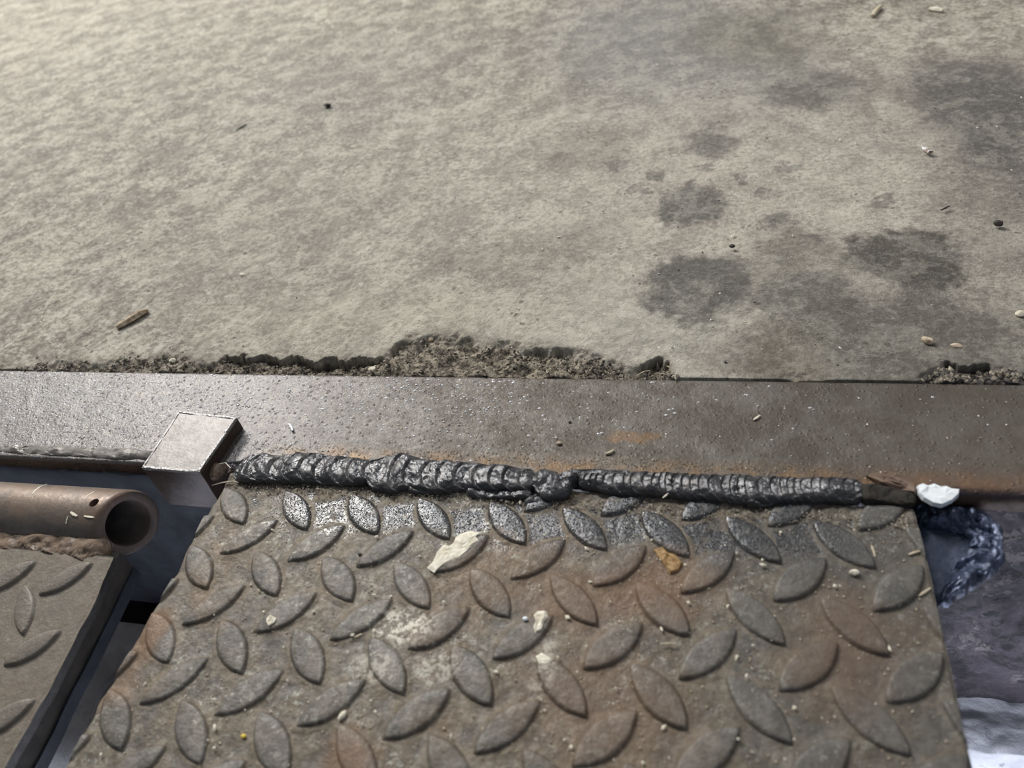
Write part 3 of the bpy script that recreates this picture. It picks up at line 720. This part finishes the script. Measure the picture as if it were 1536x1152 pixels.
# ------------------------------------------------------------------ stop block
ZB = .008
tp = [W(268, 617, ZB), W(355, 626, ZB), W(298, 708, ZB), W(212, 702, ZB)]
bm = bmesh.new(); N = 14
us = np.linspace(0, 1, N)
block = empty('stop_block', (-.037, .031, 0))
def blk():
    q = np.array([[p[0], p[1]] for p in tp]); bm = bmesh.new()
    vs = [bm.verts.new((p[0] + .037, p[1] - .031, ZB)) for p in q]; f = bm.faces.new(vs[::-1])
    r = bmesh.ops.extrude_face_region(bm, geom=[f]); dv = [e for e in r['geom'] if isinstance(e, bmesh.types.BMVert)]
    bmesh.ops.translate(bm, verts=dv, vec=(0, 0, -.0292)); bmesh.ops.recalc_face_normals(bm, faces=bm.faces)
    # notch: the rear of the block rests on the strip, only the nose drops into the pit
    bmesh.ops.subdivide_edges(bm, edges=list(bm.edges), cuts=10, use_grid_fill=True)
    for v in bm.verts:
        if v.co.z < .0001 and v.co.y + .031 > .024: v.co.z = .0001
    bmesh.ops.dissolve_degenerate(bm, edges=bm.edges, dist=1e-6)
    bmesh.ops.remove_doubles(bm, verts=bm.verts, dist=1e-6)
    for v in bm.verts:
        k = fbm(np.array([v.co.x * 120]), np.array([v.co.y * 120 + v.co.z * 90]), 3, 3)[0]
        v.co.x += .0005 * k; v.co.y += .0004 * k
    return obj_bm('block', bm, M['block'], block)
blk()
# worn raised rim of the block's top, as burred edge beads
rim = [(tp[3][0], tp[3][1]), (tp[2][0], tp[2][1]), (tp[1][0], tp[1][1]), (tp[0][0], tp[0][1]), (tp[3][0], tp[3][1])]
M['burr'] = mat_plain('burred_edge', (.22, .21, .205), (.36, .35, .345), 500, .32, .5, .8, .0006, .6)
for a, b in zip(rim, rim[1:]):
    bead('burred_edge', [(a[0] + (0.0006 if a[0] < -.037 else -.0006), a[1] + (.0006 if a[1] < .03 else -.0006), .0007), (b[0] + (0.0006 if b[0] < -.037 else -.0006), b[1] + (.0006 if b[1] < .03 else -.0006), .0007)], M['burr'], block, h=.0003, nu=120, nv=10, pitch=.002, amp=.5, lump=.6, seed=int(abs(a[0] * 9999)), z0=ZB - .00005, off=(-.037, .031, 0), fine=.0003)
tag(block, 'small square steel stop block with bright burred edges on the strip', 'steel block')

# ------------------------------------------------------------------ left hinged leaf with its pipe
leaf = empty('hinged_tread_leaf', (-.055, -.003, -.016))
OL = (-.055, -.003, -.016)
SL = .145; LN = np.array([0, -SL, 1.0]); LN /= np.linalg.norm(LN); LP0 = (-.055, -.03, -.0105)
def leafz(y): return -.0105 + (y + .03) * SL
def leaf_plate():
    ys = np.linspace(-.26, -.0265, 220); xs_ = np.linspace(0, 1, 260)
    e = np.array([WP(a, b, LP0, LN)[:2] for a, b in [(168, 838), (155, 868), (140, 905), (118, 945), (98, 985), (75, 1030), (60, 1055), (40, 1090), (22, 1120), (5, 1152)]])[::-1]
    xr = np.interp(ys, e[:, 1], e[:, 0]) + .0005 * fbm(ys * 150, ys * 0, 101, 4)
    U, Y = np.meshgrid(xs_, ys, indexing='ij'); X = -.34 * (1 - U) + xr[None] * U
    Z = leafz(Y) + .0003 * fbm(X * 40, Y * 40, 102, 4) + .0001 * fbm(X * 300, Y * 300, 103, 2)
    Z -= .0006 * sst(xr[None] - X, .001, 0)
    nu, nv = 260, 220
    V = np.c_[(X - OL[0]).ravel(), (Y - OL[1]).ravel(), (Z - OL[2]).ravel()]
    idx = np.arange(nu * nv).reshape(nu, nv); loop = np.r_[idx[:, 0], idx[-1, 1:], idx[-2::-1, -1], idx[0, -2:0:-1]]
    low = V[loop].copy(); low[:, 2] -= .0062; low[:, 0] -= np.where(low[:, 0] > -.05, .0012, 0)
    n0 = len(V); V = np.r_[V, low]; k = np.arange(len(loop)); k2 = (k + 1) % len(loop)
    sk = np.c_[loop[k], n0 + k, n0 + k2, loop[k2]][:, ::-1]
    cl = np.clip(fbm(X * 50, Y * 50, 104, 4) + .5, 0, 1)
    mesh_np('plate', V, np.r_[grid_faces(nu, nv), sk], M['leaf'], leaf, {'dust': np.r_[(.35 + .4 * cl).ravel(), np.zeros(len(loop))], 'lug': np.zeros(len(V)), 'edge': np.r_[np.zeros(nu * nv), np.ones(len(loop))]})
leaf_plate()
tl = -math.atan(-SL)
for (px, py, s) in ((15, 866, 1), (100, 868, 1), (38, 915, -1), (50, 972, 1), (8, 1078, 1), (-75, 862, 1), (-60, 915, -1), (-60, 975, 1), (-20, 1025, -1), (-95, 1070, 1)):
    p = WP(px, py, LP0, LN)
    bm = lozenge_bm(seed=px + 300, length=.0255, width=.0092); 
    rot = Matrix.Rotation(tl, 4, 'X') @ Matrix.Rotation((math.radians(42) if s > 0 else math.radians(-58)), 4, 'Z')
    bm.transform(rot)
    me = loz_mesh(bm, M['leaf']); o = bpy.data.objects.new('raised_lozenge', me); link(o, leaf); o.location = (p[0] - OL[0], p[1] - OL[1], p[2] - OL[2])
# side bar under the leaf's right edge, and lower flange
def side_bar(name, x_out, top_off, height, thick, mat):
    ys = np.linspace(-.26, -.0215, 60); bm = bmesh.new(); rings = []
    for y in ys:
        xo = x_out + .0006 * float(fbm(np.array([y * 60]), np.array([0.0]), 111, 3)[0]); zt = leafz(y) - top_off
        rings.append([bm.verts.new((xx - OL[0], y - OL[1], zz - OL[2])) for xx, zz in ((xo, zt), (xo, zt - height), (xo - thick, zt - height), (xo - thick, zt))])
    for a, b in zip(rings, rings[1:]):
        for k in range(4): bm.faces.new((a[k], a[(k + 1) % 4], b[(k + 1) % 4], b[k]))
    bm.faces.new(rings[0][::-1]); bm.faces.new(rings[-1]); bmesh.ops.recalc_face_normals(bm, faces=bm.faces)
    return obj_bm(name, bm, mat, leaf)
side_bar('side_bar', -.0580, .0055, .0125, .006, M['cutsteel'])
side_bar('bottom_flange', -.0570, .0182, .0070, .020, M['leg'])
# pipe
PC = W(194, 784, -.0160); PR, PI_ = .0163, .0112
def pipe():
    N = 72; xs_ = np.r_[-.34, np.linspace(-.30, PC[0], 150)]
    a = np.arange(N) * math.tau / N
    bm = bmesh.new(); cut = .30
    def ring(x, r, last):
        v = []
        for k in a:
            yy, zz = r * math.cos(k), r * math.sin(k)
            xx = x + (cut * (yy * .72 - zz * .69) if last else cut * (yy * .72 - zz * .69) * max(0, 1 - (PC[0] - x) / .03))
            v.append(bm.verts.new((xx - OL[0], PC[1] + yy - OL[1], PC[2] + zz - OL[2])))
        return v
    rs = [ring(x, PR + (-.0008 if n == len(xs_) - 1 else 0), n == len(xs_) - 1) for n, x in enumerate(xs_)]
    rs.insert(-1, None); rs = [r for r in rs if r]
    rs.append(ring(PC[0] + .0004, PR - .0018, True)); rs.append(ring(PC[0], PI_ + .0006, True)); rs.append(ring(PC[0] - .001, PI_, True)); rs.append(ring(PC[0] - .06, PI_, False)); rs.append(ring(-.34, PI_, False))
    hole = W(142, 752, .0) ; 
    fs = []
    for q, (r1, r2) in enumerate(zip(rs, rs[1:])):
        for k in range(N): bm.faces.new((r1[k], r1[(k + 1) % N], r2[(k + 1) % N], r2[k]))
    bmesh.ops.recalc_face_normals(bm, faces=bm.faces)
    # drilled grease hole: remove outer faces around it
    d = CR @ np.array([141 - 768, 576 - 754, -F]); d = d / np.linalg.norm(d)
    dx = np.array([0, d[1], d[2]]); oc = np.array([0, CP[1] - PC[1], CP[2] - PC[2]])
    A_ = dx @ dx; B_ = 2 * oc @ dx; C_ = oc @ oc - PR ** 2; tt = (-B_ - math.sqrt(B_ * B_ - 4 * A_ * C_)) / (2 * A_); hp = CP + tt * d
    hv = Vector(hp - np.array(OL))
    rad = hp - np.array([hp[0], PC[1], PC[2]]); rad /= np.linalg.norm(rad)
    kill = []
    for f in bm.faces:
        c = f.calc_center_median()
        if (c - hv).length < .0026: kill.append(f)
    bmesh.ops.delete(bm, geom=kill, context='FACES')
    # snap border to a circle and build the bore
    bd = {v for e in bm.edges if e.is_boundary for v in e.verts if (v.co - hv).length < .006}
    r_ = Vector(rad); t1 = Vector((1, 0, 0)); t2 = r_.cross(t1)
    for v in bd:
        q = v.co - hv; u_, w_ = q.dot(t1), q.dot(t2); l = math.hypot(u_, w_) + 1e-9
        v.co = hv + t1 * (u_ / l * .0024) + t2 * (w_ / l * .0024) + r_ * (q.dot(r_) * .3)
    be = [e for e in bm.edges if e.is_boundary and all(v in bd for v in e.verts)]
    if be:
        r = bmesh.ops.extrude_edge_only(bm, edges=be); nv_ = [g for g in r['geom'] if isinstance(g, bmesh.types.BMVert)]
        bmesh.ops.translate(bm, verts=nv_, vec=-r_ * .005)
    return obj_bm('hinge_pipe', bm, M['pipe'], leaf, True)
pipe()
zw = -.0125
pw = []
for a, b, c in ((-150, 782, 828), (-60, 790, 834), (0, 796, 830), (50, 801, 830), (100, 804, 840), (140, 806, 848), (157, 812, 850)):
    p, q = W(a, b, zw), W(a + 4, c, zw); pw.append(((p[0] + q[0]) / 2, (p[1] + q[1]) / 2, abs(p[1] - q[1]) / 2, zw - .0018))
bead('weld_bead', pw, M['pipeweld'], leaf, h=.0050, pitch=.02, amp=.15, lump=.35, seed=66, nu=500, off=OL, rag=.002, wv=.2)
# cream scratches of paint on the pipe
def on_pipe(px, py, r=PR + .0001):
    d = CR @ np.array([px - 768, 576 - py, -F]); oy = CP[1] - PC[1]; oz = CP[2] - PC[2]
    A_ = d[1] ** 2 + d[2] ** 2; B_ = 2 * (oy * d[1] + oz * d[2]); C_ = oy * oy + oz * oz - r * r
    disc = B_ * B_ - 4 * A_ * C_
    t = (-B_ - math.sqrt(max(0, disc))) / (2 * A_); return CP + t * d
def tube(name, pts, rad, mat, parent=None, off=(0, 0, 0), sides=6, flat=1.0, taper=True):
    bm = bmesh.new(); rings = []; P = [Vector(p) - Vector(off) for p in pts]
    for i, p in enumerate(P):
        tg = (P[min(i + 1, len(P) - 1)] - P[max(i - 1, 0)]).normalized(); u_ = tg.cross(Vector((0, 0, 1)))
        if u_.length < 1e-4: u_ = Vector((1, 0, 0))
        u_.normalize(); v_ = u_.cross(tg)
        r = rad * (1 if not taper else (.55 if i in (0, len(P) - 1) else random.uniform(.85, 1.15)))
        rings.append([bm.verts.new(p + u_ * (r * math.cos(k * math.tau / sides)) + v_ * (r * flat * math.sin(k * math.tau / sides))) for k in range(sides)])
    for a, b in zip(rings, rings[1:]):
        for k in range(sides): bm.faces.new((a[k], a[(k + 1) % sides], b[(k + 1) % sides], b[k]))
    bm.faces.new(rings[0][::-1]); bm.faces.new(rings[-1]); bmesh.ops.recalc_face_normals(bm, faces=bm.faces)
    return obj_bm(name, bm, mat, parent)
for pts, r in ((((70, 726), (60, 730), (52, 736), (48, 741)), .0006), (((106, 768), (110, 771), (116, 774)), .0009), (((126, 774), (133, 775), (141, 776)), .0006), (((102, 774), (100, 780), (99, 786)), .0005), (((141, 737), (133, 742), (127, 748)), .0004)):
    o = tube('paint_streak', [on_pipe(*p) for p in pts], r, M['cream'], leaf, OL, 6, .35)
tag(leaf, 'dusty tread plate leaf with a rusty pipe hinge at the left', 'hinged plate')

# ------------------------------------------------------------------ support tab with slag at the right
ZT = -.012
tab = empty('support_tab', tuple(W(1415, 830, ZT)))
OT = tuple(W(1415, 830, ZT))
outl = [W(1340, 775, ZT), W(1440, 785, ZT), W(1466, 808, ZT), W(1452, 850, ZT), W(1425, 885, ZT), W(1404, 912, ZT), W(1350, 900, ZT)]
slab('tab', [(p[0] - OT[0], p[1] - OT[1]) for p in outl][::-1], -.006, 0, M['tab'], tab, .0006)
def wp(lst, z): return [(*W(a, b, z)[:2], hw, z) for a, b, hw in lst]
bead('weld_bead', wp([(1372, 778, .005), (1400, 778, .0055), (1432, 785, .0055), (1462, 790, .0055), (1478, 812, .005), (1476, 836, .005), (1462, 856, .005), (1440, 876, .0035), (1412, 906, .002)], ZT), M['blueweld'], tab, h=.0045, pitch=.016, amp=.3, lump=.5, seed=81, nu=500, nv=44, off=OT, fine=.0010, rag=.004, ws=.006, wv=.5)
for n in range(95):
    u = random.uniform(0, 1); pa, pb = ((1374, 772), (1478, 790)) if u < .6 else ((1484, 800), (1470, 862))
    q = random.random(); a = pa[0] + (pb[0] - pa[0]) * q + random.uniform(-9, 9); b = pa[1] + (pb[1] - pa[1]) * q + random.uniform(-14, 12)
    hw = random.uniform(.0006, .0034); aa = random.uniform(0, 6.28)
    bead('slag_lump', wp([(a - 5 * math.cos(aa), b - 4 * math.sin(aa), hw), (a, b, hw * 1.1), (a + 6 * math.cos(aa), b + 4 * math.sin(aa), hw * .7)], ZT + .0005), M['blueweld'], tab, h=hw * 1.1 + .001, pitch=.01, amp=.2, lump=.6, seed=190 + n, nu=30, nv=12, off=OT, fine=.001)
for n, (a, b, hw) in enumerate(((1380, 770, .004), (1398, 768, .0035), (1425, 772, .0035), (1455, 775, .004), (1478, 790, .004), (1492, 800, .003), (1488, 838, .0035))):
    bead('slag_lump', wp([(a - 12, b - 2, hw), (a, b, hw * 1.1), (a + 12, b + 3, hw * .8)], ZT + .001), M['blueweld'], tab, h=.004, pitch=.01, amp=.3, lump=.6, seed=90 + n, nu=70, nv=18, off=OT, fine=.0012)
tag(tab, 'dark steel tab tinted with blue light, ringed by glossy slag in the right corner', 'steel tab')

# white chip on the strip corner
zc = .0006
co_ = [(1374, 730), (1382, 727), (1390, 730), (1400, 727), (1410, 732), (1420, 731), (1428, 735), (1440, 736), (1438, 744), (1428, 753), (1412, 760), (1398, 757), (1384, 749), (1377, 742)]
bm = bmesh.new(); base = [W(a, b, zc) for a, b in co_]; cen = np.mean(base, axis=0)
low = [bm.verts.new(Vector(p - cen) + Vector((0, 0, -.0008))) for p in base]
topv = [bm.verts.new(Vector((p - cen) * .93) + Vector((0, 0, .0012 + random.uniform(-.0002, .0002)))) for p in base]
inn = [bm.verts.new(Vector((p - cen) * .55) + Vector((0, 0, .0014 + random.uniform(-.0003, .0003)))) for p in base]
n = len(base)
for a, b in ((low, topv), (topv, inn)):
    for k in range(n): bm.faces.new((a[k], a[(k + 1) % n], b[(k + 1) % n], b[k]))
bm.faces.new(inn); bm.faces.new(low[::-1]); bmesh.ops.recalc_face_normals(bm, faces=bm.faces)
o = obj_bm('paint_chip', bm, M['white']); o.location = cen; tag(o, 'bright white half-moon paint chip on the strip by the dark corner', 'paint chip')

# ------------------------------------------------------------------ crusts and flakes on the plate
def crust(name, px_pts, mat, z, h, label, cat, seed, parent=None):
    bm = bmesh.new(); rnd = random.Random(seed); P = [W(a, b, z) for a, b in px_pts]; c = np.mean(P, axis=0); n = len(P); rg = []
    for k, (sc, zz) in enumerate(((1.0, -.0002), (.9, h * .7), (.6, h), (.3, h * .8))):
        rg.append([bm.verts.new(Vector((p - c) * sc) + Vector((rnd.uniform(-1, 1) * .0004, rnd.uniform(-1, 1) * .0004, zz + (rnd.uniform(-.35, .35) * h if k else 0)))) for p in P])
    for a, b in zip(rg, rg[1:]):
        for k in range(n): bm.faces.new((a[k], a[(k + 1) % n], b[(k + 1) % n], b[k]))
    bm.faces.new(rg[-1]); bm.faces.new(rg[0][::-1]); bmesh.ops.recalc_face_normals(bm, faces=bm.faces)
    o = obj_bm(name, bm, mat); o.location = c; tag(o, label, cat); return o
ZL = ZP + .0017
crust('dried_crust', [(641, 852), (650, 840), (655, 828), (664, 818), (672, 820), (680, 815), (684, 804), (692, 800), (706, 797), (722, 798), (716, 804), (719, 809), (712, 816), (702, 826), (690, 838), (676, 842), (662, 850), (652, 858)], M['cream'], ZL, .0005, 'large cream dried crust on a lozenge below the seam', 'crust', 1)
crust('dried_crust', [(800, 922), (808, 916), (818, 917), (822, 925), (816, 934), (812, 944), (803, 950), (798, 944), (804, 934)], M['cream'], ZL, .0008, 'small upright pale crust on a lozenge at the plate\'s middle', 'crust', 2)
crust('dried_crust', [(400, 928), (408, 924), (416, 929), (414, 936), (405, 940), (400, 935)], M['cream'], ZL - .0004, .0012, 'small yellowish crumb stuck to a lozenge left of the middle', 'crust', 3)
crust('dried_crust', [(802, 985), (812, 978), (822, 984), (830, 992), (820, 998), (808, 994)], M['cream'], ZL - .0002, .0004, 'pale crust at the top of a lozenge just below the upright crust', 'crust', 6)
crust('rust_flake', [(980, 824), (992, 821), (1000, 828), (1012, 832), (1024, 845), (1018, 856), (1006, 860), (998, 850), (988, 838)], M['rustflake'], ZP + .0004, .001, 'curled orange rust flake between two lozenges', 'rust flake', 4)
crust('rust_flake', [(1298, 714), (1312, 709), (1335, 713), (1360, 722), (1374, 732), (1372, 742), (1350, 738), (1318, 727)], M['pipe'], .0004, .0016, 'flat reddish flake at the right end of the seam', 'rust flake', 5)

# ------------------------------------------------------------------ loose bits
def pebble(px, py, r, mat, label, cat='pebble', name='pebble', z=0.001, sq=(1, .8, .6), rot=0, seed=0, group=None):
    bm = bmesh.new(); bmesh.ops.create_icosphere(bm, subdivisions=2, radius=r); rnd = random.Random(seed + int(px))
    ax = [Vector((rnd.uniform(-1, 1), rnd.uniform(-1, 1), rnd.uniform(-1, 1))).normalized() for _ in range(6)]
    for v in bm.verts:
        for a in ax:
            d = v.co.dot(a)
            if d > r * .72: v.co -= a * (d - r * .72) * .9
        v.co = Vector((v.co.x * sq[0], v.co.y * sq[1], v.co.z * sq[2]))
    bm.transform(Matrix.Rotation(rot, 4, 'Z')); lo = min(v.co.z for v in bm.verts)
    for v in bm.verts: v.co.z -= lo + r * .08
    o = obj_bm(name, bm, mat); p = W(px, py, z); o.location = p; tag(o, label, cat, group); return o
def stick(name, pxs, r, mat, label, cat, z=.001, flat=.8, sides=6):
    P = [W(a, b, z + r * flat) for a, b in pxs]; c = P[len(P) // 2]
    o = tube(name, P, r, mat, None, tuple(c), sides, flat); o.location = c; tag(o, label, cat); return o
# wood splinter with ragged end
o = stick('wood_splinter', [(175, 491), (182, 487), (196, 479), (210, 470), (222, 465)], .0031, M['wood'], 'pale brown wood splinter on the concrete at the left', 'splinter', .0012, .6, 5)
stick('wood_splinter', [(1228, 11), (1215, 13), (1202, 14)][::-1], .002, M['white'], 'chalky stick at the far top right', 'splinter', .002) if False else None
stick('twig', [(1309, 24), (1314, 16), (1321, 9)], .0032, M['straw'], 'pale crossed bit of twig at the top right', 'twig', .001)
stick('twig', [(1394, 13), (1404, 14), (1414, 16)], .0026, M['cream'], 'cream twig beside the crossed twig, nearest the top edge', 'twig', .001)
stick('paint_curl', [(1384, 219), (1388, 224), (1394, 228), (1399, 227)], .0016, M['white'], 'white curled shaving on the concrete at the upper right', 'shaving', .001)
stick('dark_shaving', [(1412, 315), (1418, 312), (1424, 309)], .0008, M['dark'], 'thin black shaving right of the white curl, below it', 'shaving', .001)
pebble(492, 161, .0038, M['dark'], 'dark crumb on the bare concrete at the upper left', 'crumb', 'crumb')
stick('dark_shaving', [(355, 196), (362, 192), (370, 187)], .0022, M['dark'], 'short dark sliver left of the dark crumb', 'shaving', -.0004)
pebble(1098, 371, .0019, M['dark'], 'round black pebble above the left oil stain')
pebble(364, 414, .0020, M['cream'], 'small pale pebble right of the wood splinter')
pebble(647, 512, .0027, M['tan'], 'rounded tan pebble in the broken concrete edge', z=-.002, sq=(1, .9, .6))
pebble(260, 543, .0024, M['cream'], 'flat cream chip in the broken edge near the left', 'stone chip', 'stone_chip', -.001)
pebble(559, 556, .0024, M['cream'], 'angular white chip in the broken edge beside the strip', 'stone chip', 'stone_chip', -.001)
pebble(1392, 515, .0030, M['tan'], 'brown angular pebble above the right broken corner', sq=(1.2, .7, .6), rot=-.8)
pebble(1434, 520, .0022, M['tan'], 'flat brown chip right of the angular pebble', 'stone chip', 'stone_chip', sq=(1.2, .8, .35))
pebble(1530, 473, .0024, M['cream'], 'pale pebble at the right border of the concrete')
pebble(1497, 338, .0028, M['dark'], 'small brown pebble on the stained concrete at the right')
stick('paint_fleck', [(433, 636), (437, 641), (439, 646)], .0010, M['white'], 'white fleck on the strip right of the steel block', 'fleck', 0)
pebble(839, 666, .0013, M['tan'], 'tan pebble on the strip above the seam', z=0)
pebble(855, 634, .0008, M['dark'], 'tiny black crumb on the strip above the tan pebble', 'crumb', 'crumb', 0)
stick('wood_chip', [(908, 681), (915, 679), (921, 675)], .0009, M['straw'], 'straw-coloured chip on the strip by the orange rust patch', 'wood chip', 0)
stick('wood_chip', [(1130, 630), (1135, 627), (1140, 623)], .0008, M['cream'], 'pale chip on the strip right of the rust patch', 'wood chip', 0)
pebble(515, 1074, .0018, M['cream'], 'white oblong crumb on the plate\'s lower left', 'crumb', 'crumb', ZP, (.7, 1.3, .6), -.4)
pebble(488, 1051, .0011, M['cream'], 'small white crumb just above the oblong crumb', 'crumb', 'crumb', ZP)
pebble(366, 1105, .0010, M['yellow'], 'tiny yellow speck near the plate\'s left end', 'speck', 'speck', ZP)
pebble(788, 929, .0011, M['white'], 'white crumb left of the upright pale crust', 'crumb', 'crumb', ZL)
pebble(1281, 861, .0016, M['cream'], 'yellowish pebble between lozenges at the plate\'s right', z=ZP, sq=(1.2, .8, .7))
pebble(540, 832, .001, M['dark'], 'dark crumb on the plate below the lumpy seam', 'crumb', 'crumb', ZP)
stick('straw', [(1307, 818), (1310, 825), (1313, 835)], .0005, M['straw'], 'upright straw bit near the plate\'s right edge', 'straw', ZP)
stick('straw', [(1363, 832), (1372, 829), (1382, 826)], .0006, M['straw'], 'upper straw bit crossing the plate\'s right edge', 'straw', ZP)
stick('straw', [(1378, 894), (1386, 889), (1396, 882)], .0005, M['straw'], 'lower straw bit at the plate\'s right edge', 'straw', ZP)
stick('straw', [(990, 966), (1002, 965), (1014, 965)], .0004, M['straw'], 'level straw bit on the plate right of the middle', 'straw', ZP + .001)
stick('straw', [(530, 957), (537, 954), (543, 951)], .0007, M['straw'], 'short straw bit below a lozenge left of the middle', 'straw', ZP)
stick('straw', [(994, 747), (998, 744), (1002, 740)], .0004, M['cream'], 'pale straw bit caught on the rippled seam', 'straw', .003)
# cobweb of dirt and shavings between block and weld
pebble(331, 712, .0052, M['pipeweld'], 'dark clot of dirt wedged between the steel block and the seam', 'dirt clot', 'dirt_clot', -.0040, (.9, 1.1, .8))
stick('steel_shaving', [(322, 701), (330, 696), (338, 694), (346, 702)], .00035, M['cream'], 'bent pale shaving over the dirt clot', 'shaving', .0015)
stick('straw', [(318, 728), (333, 724), (350, 722), (358, 724)], .0004, M['straw'], 'thin straw across the gap below the dirt clot', 'straw', -.0002)
# dry grass in the broken edge
SL_ = ('left of the dark corner notch', 'right of the middle of the hollow', 'standing in the dark corner notch', 'below the rounded tan pebble\'s right', 'in the middle of the hollow', 'just left of the dark corner notch', 'lying across the dark corner notch')
for n_, (a, b, c, d) in enumerate(((905, 555, 915, 563), (880, 560, 893, 552), (1010, 558, 1000, 549), (720, 540, 735, 534), (812, 548, 830, 553), (955, 563, 975, 556), (1005, 566, 985, 560))):
    o = stick('dry_stalk', [(a, b), ((a + c) / 2 + 1, (b + d) / 2 - 2), (c, d)], .0004, M['straw'], 'thin dry stalk in the broken edge, ' + SL_[n_], 'dry stalk', -.001); o['group'] = 'dry stalks in the broken edge'
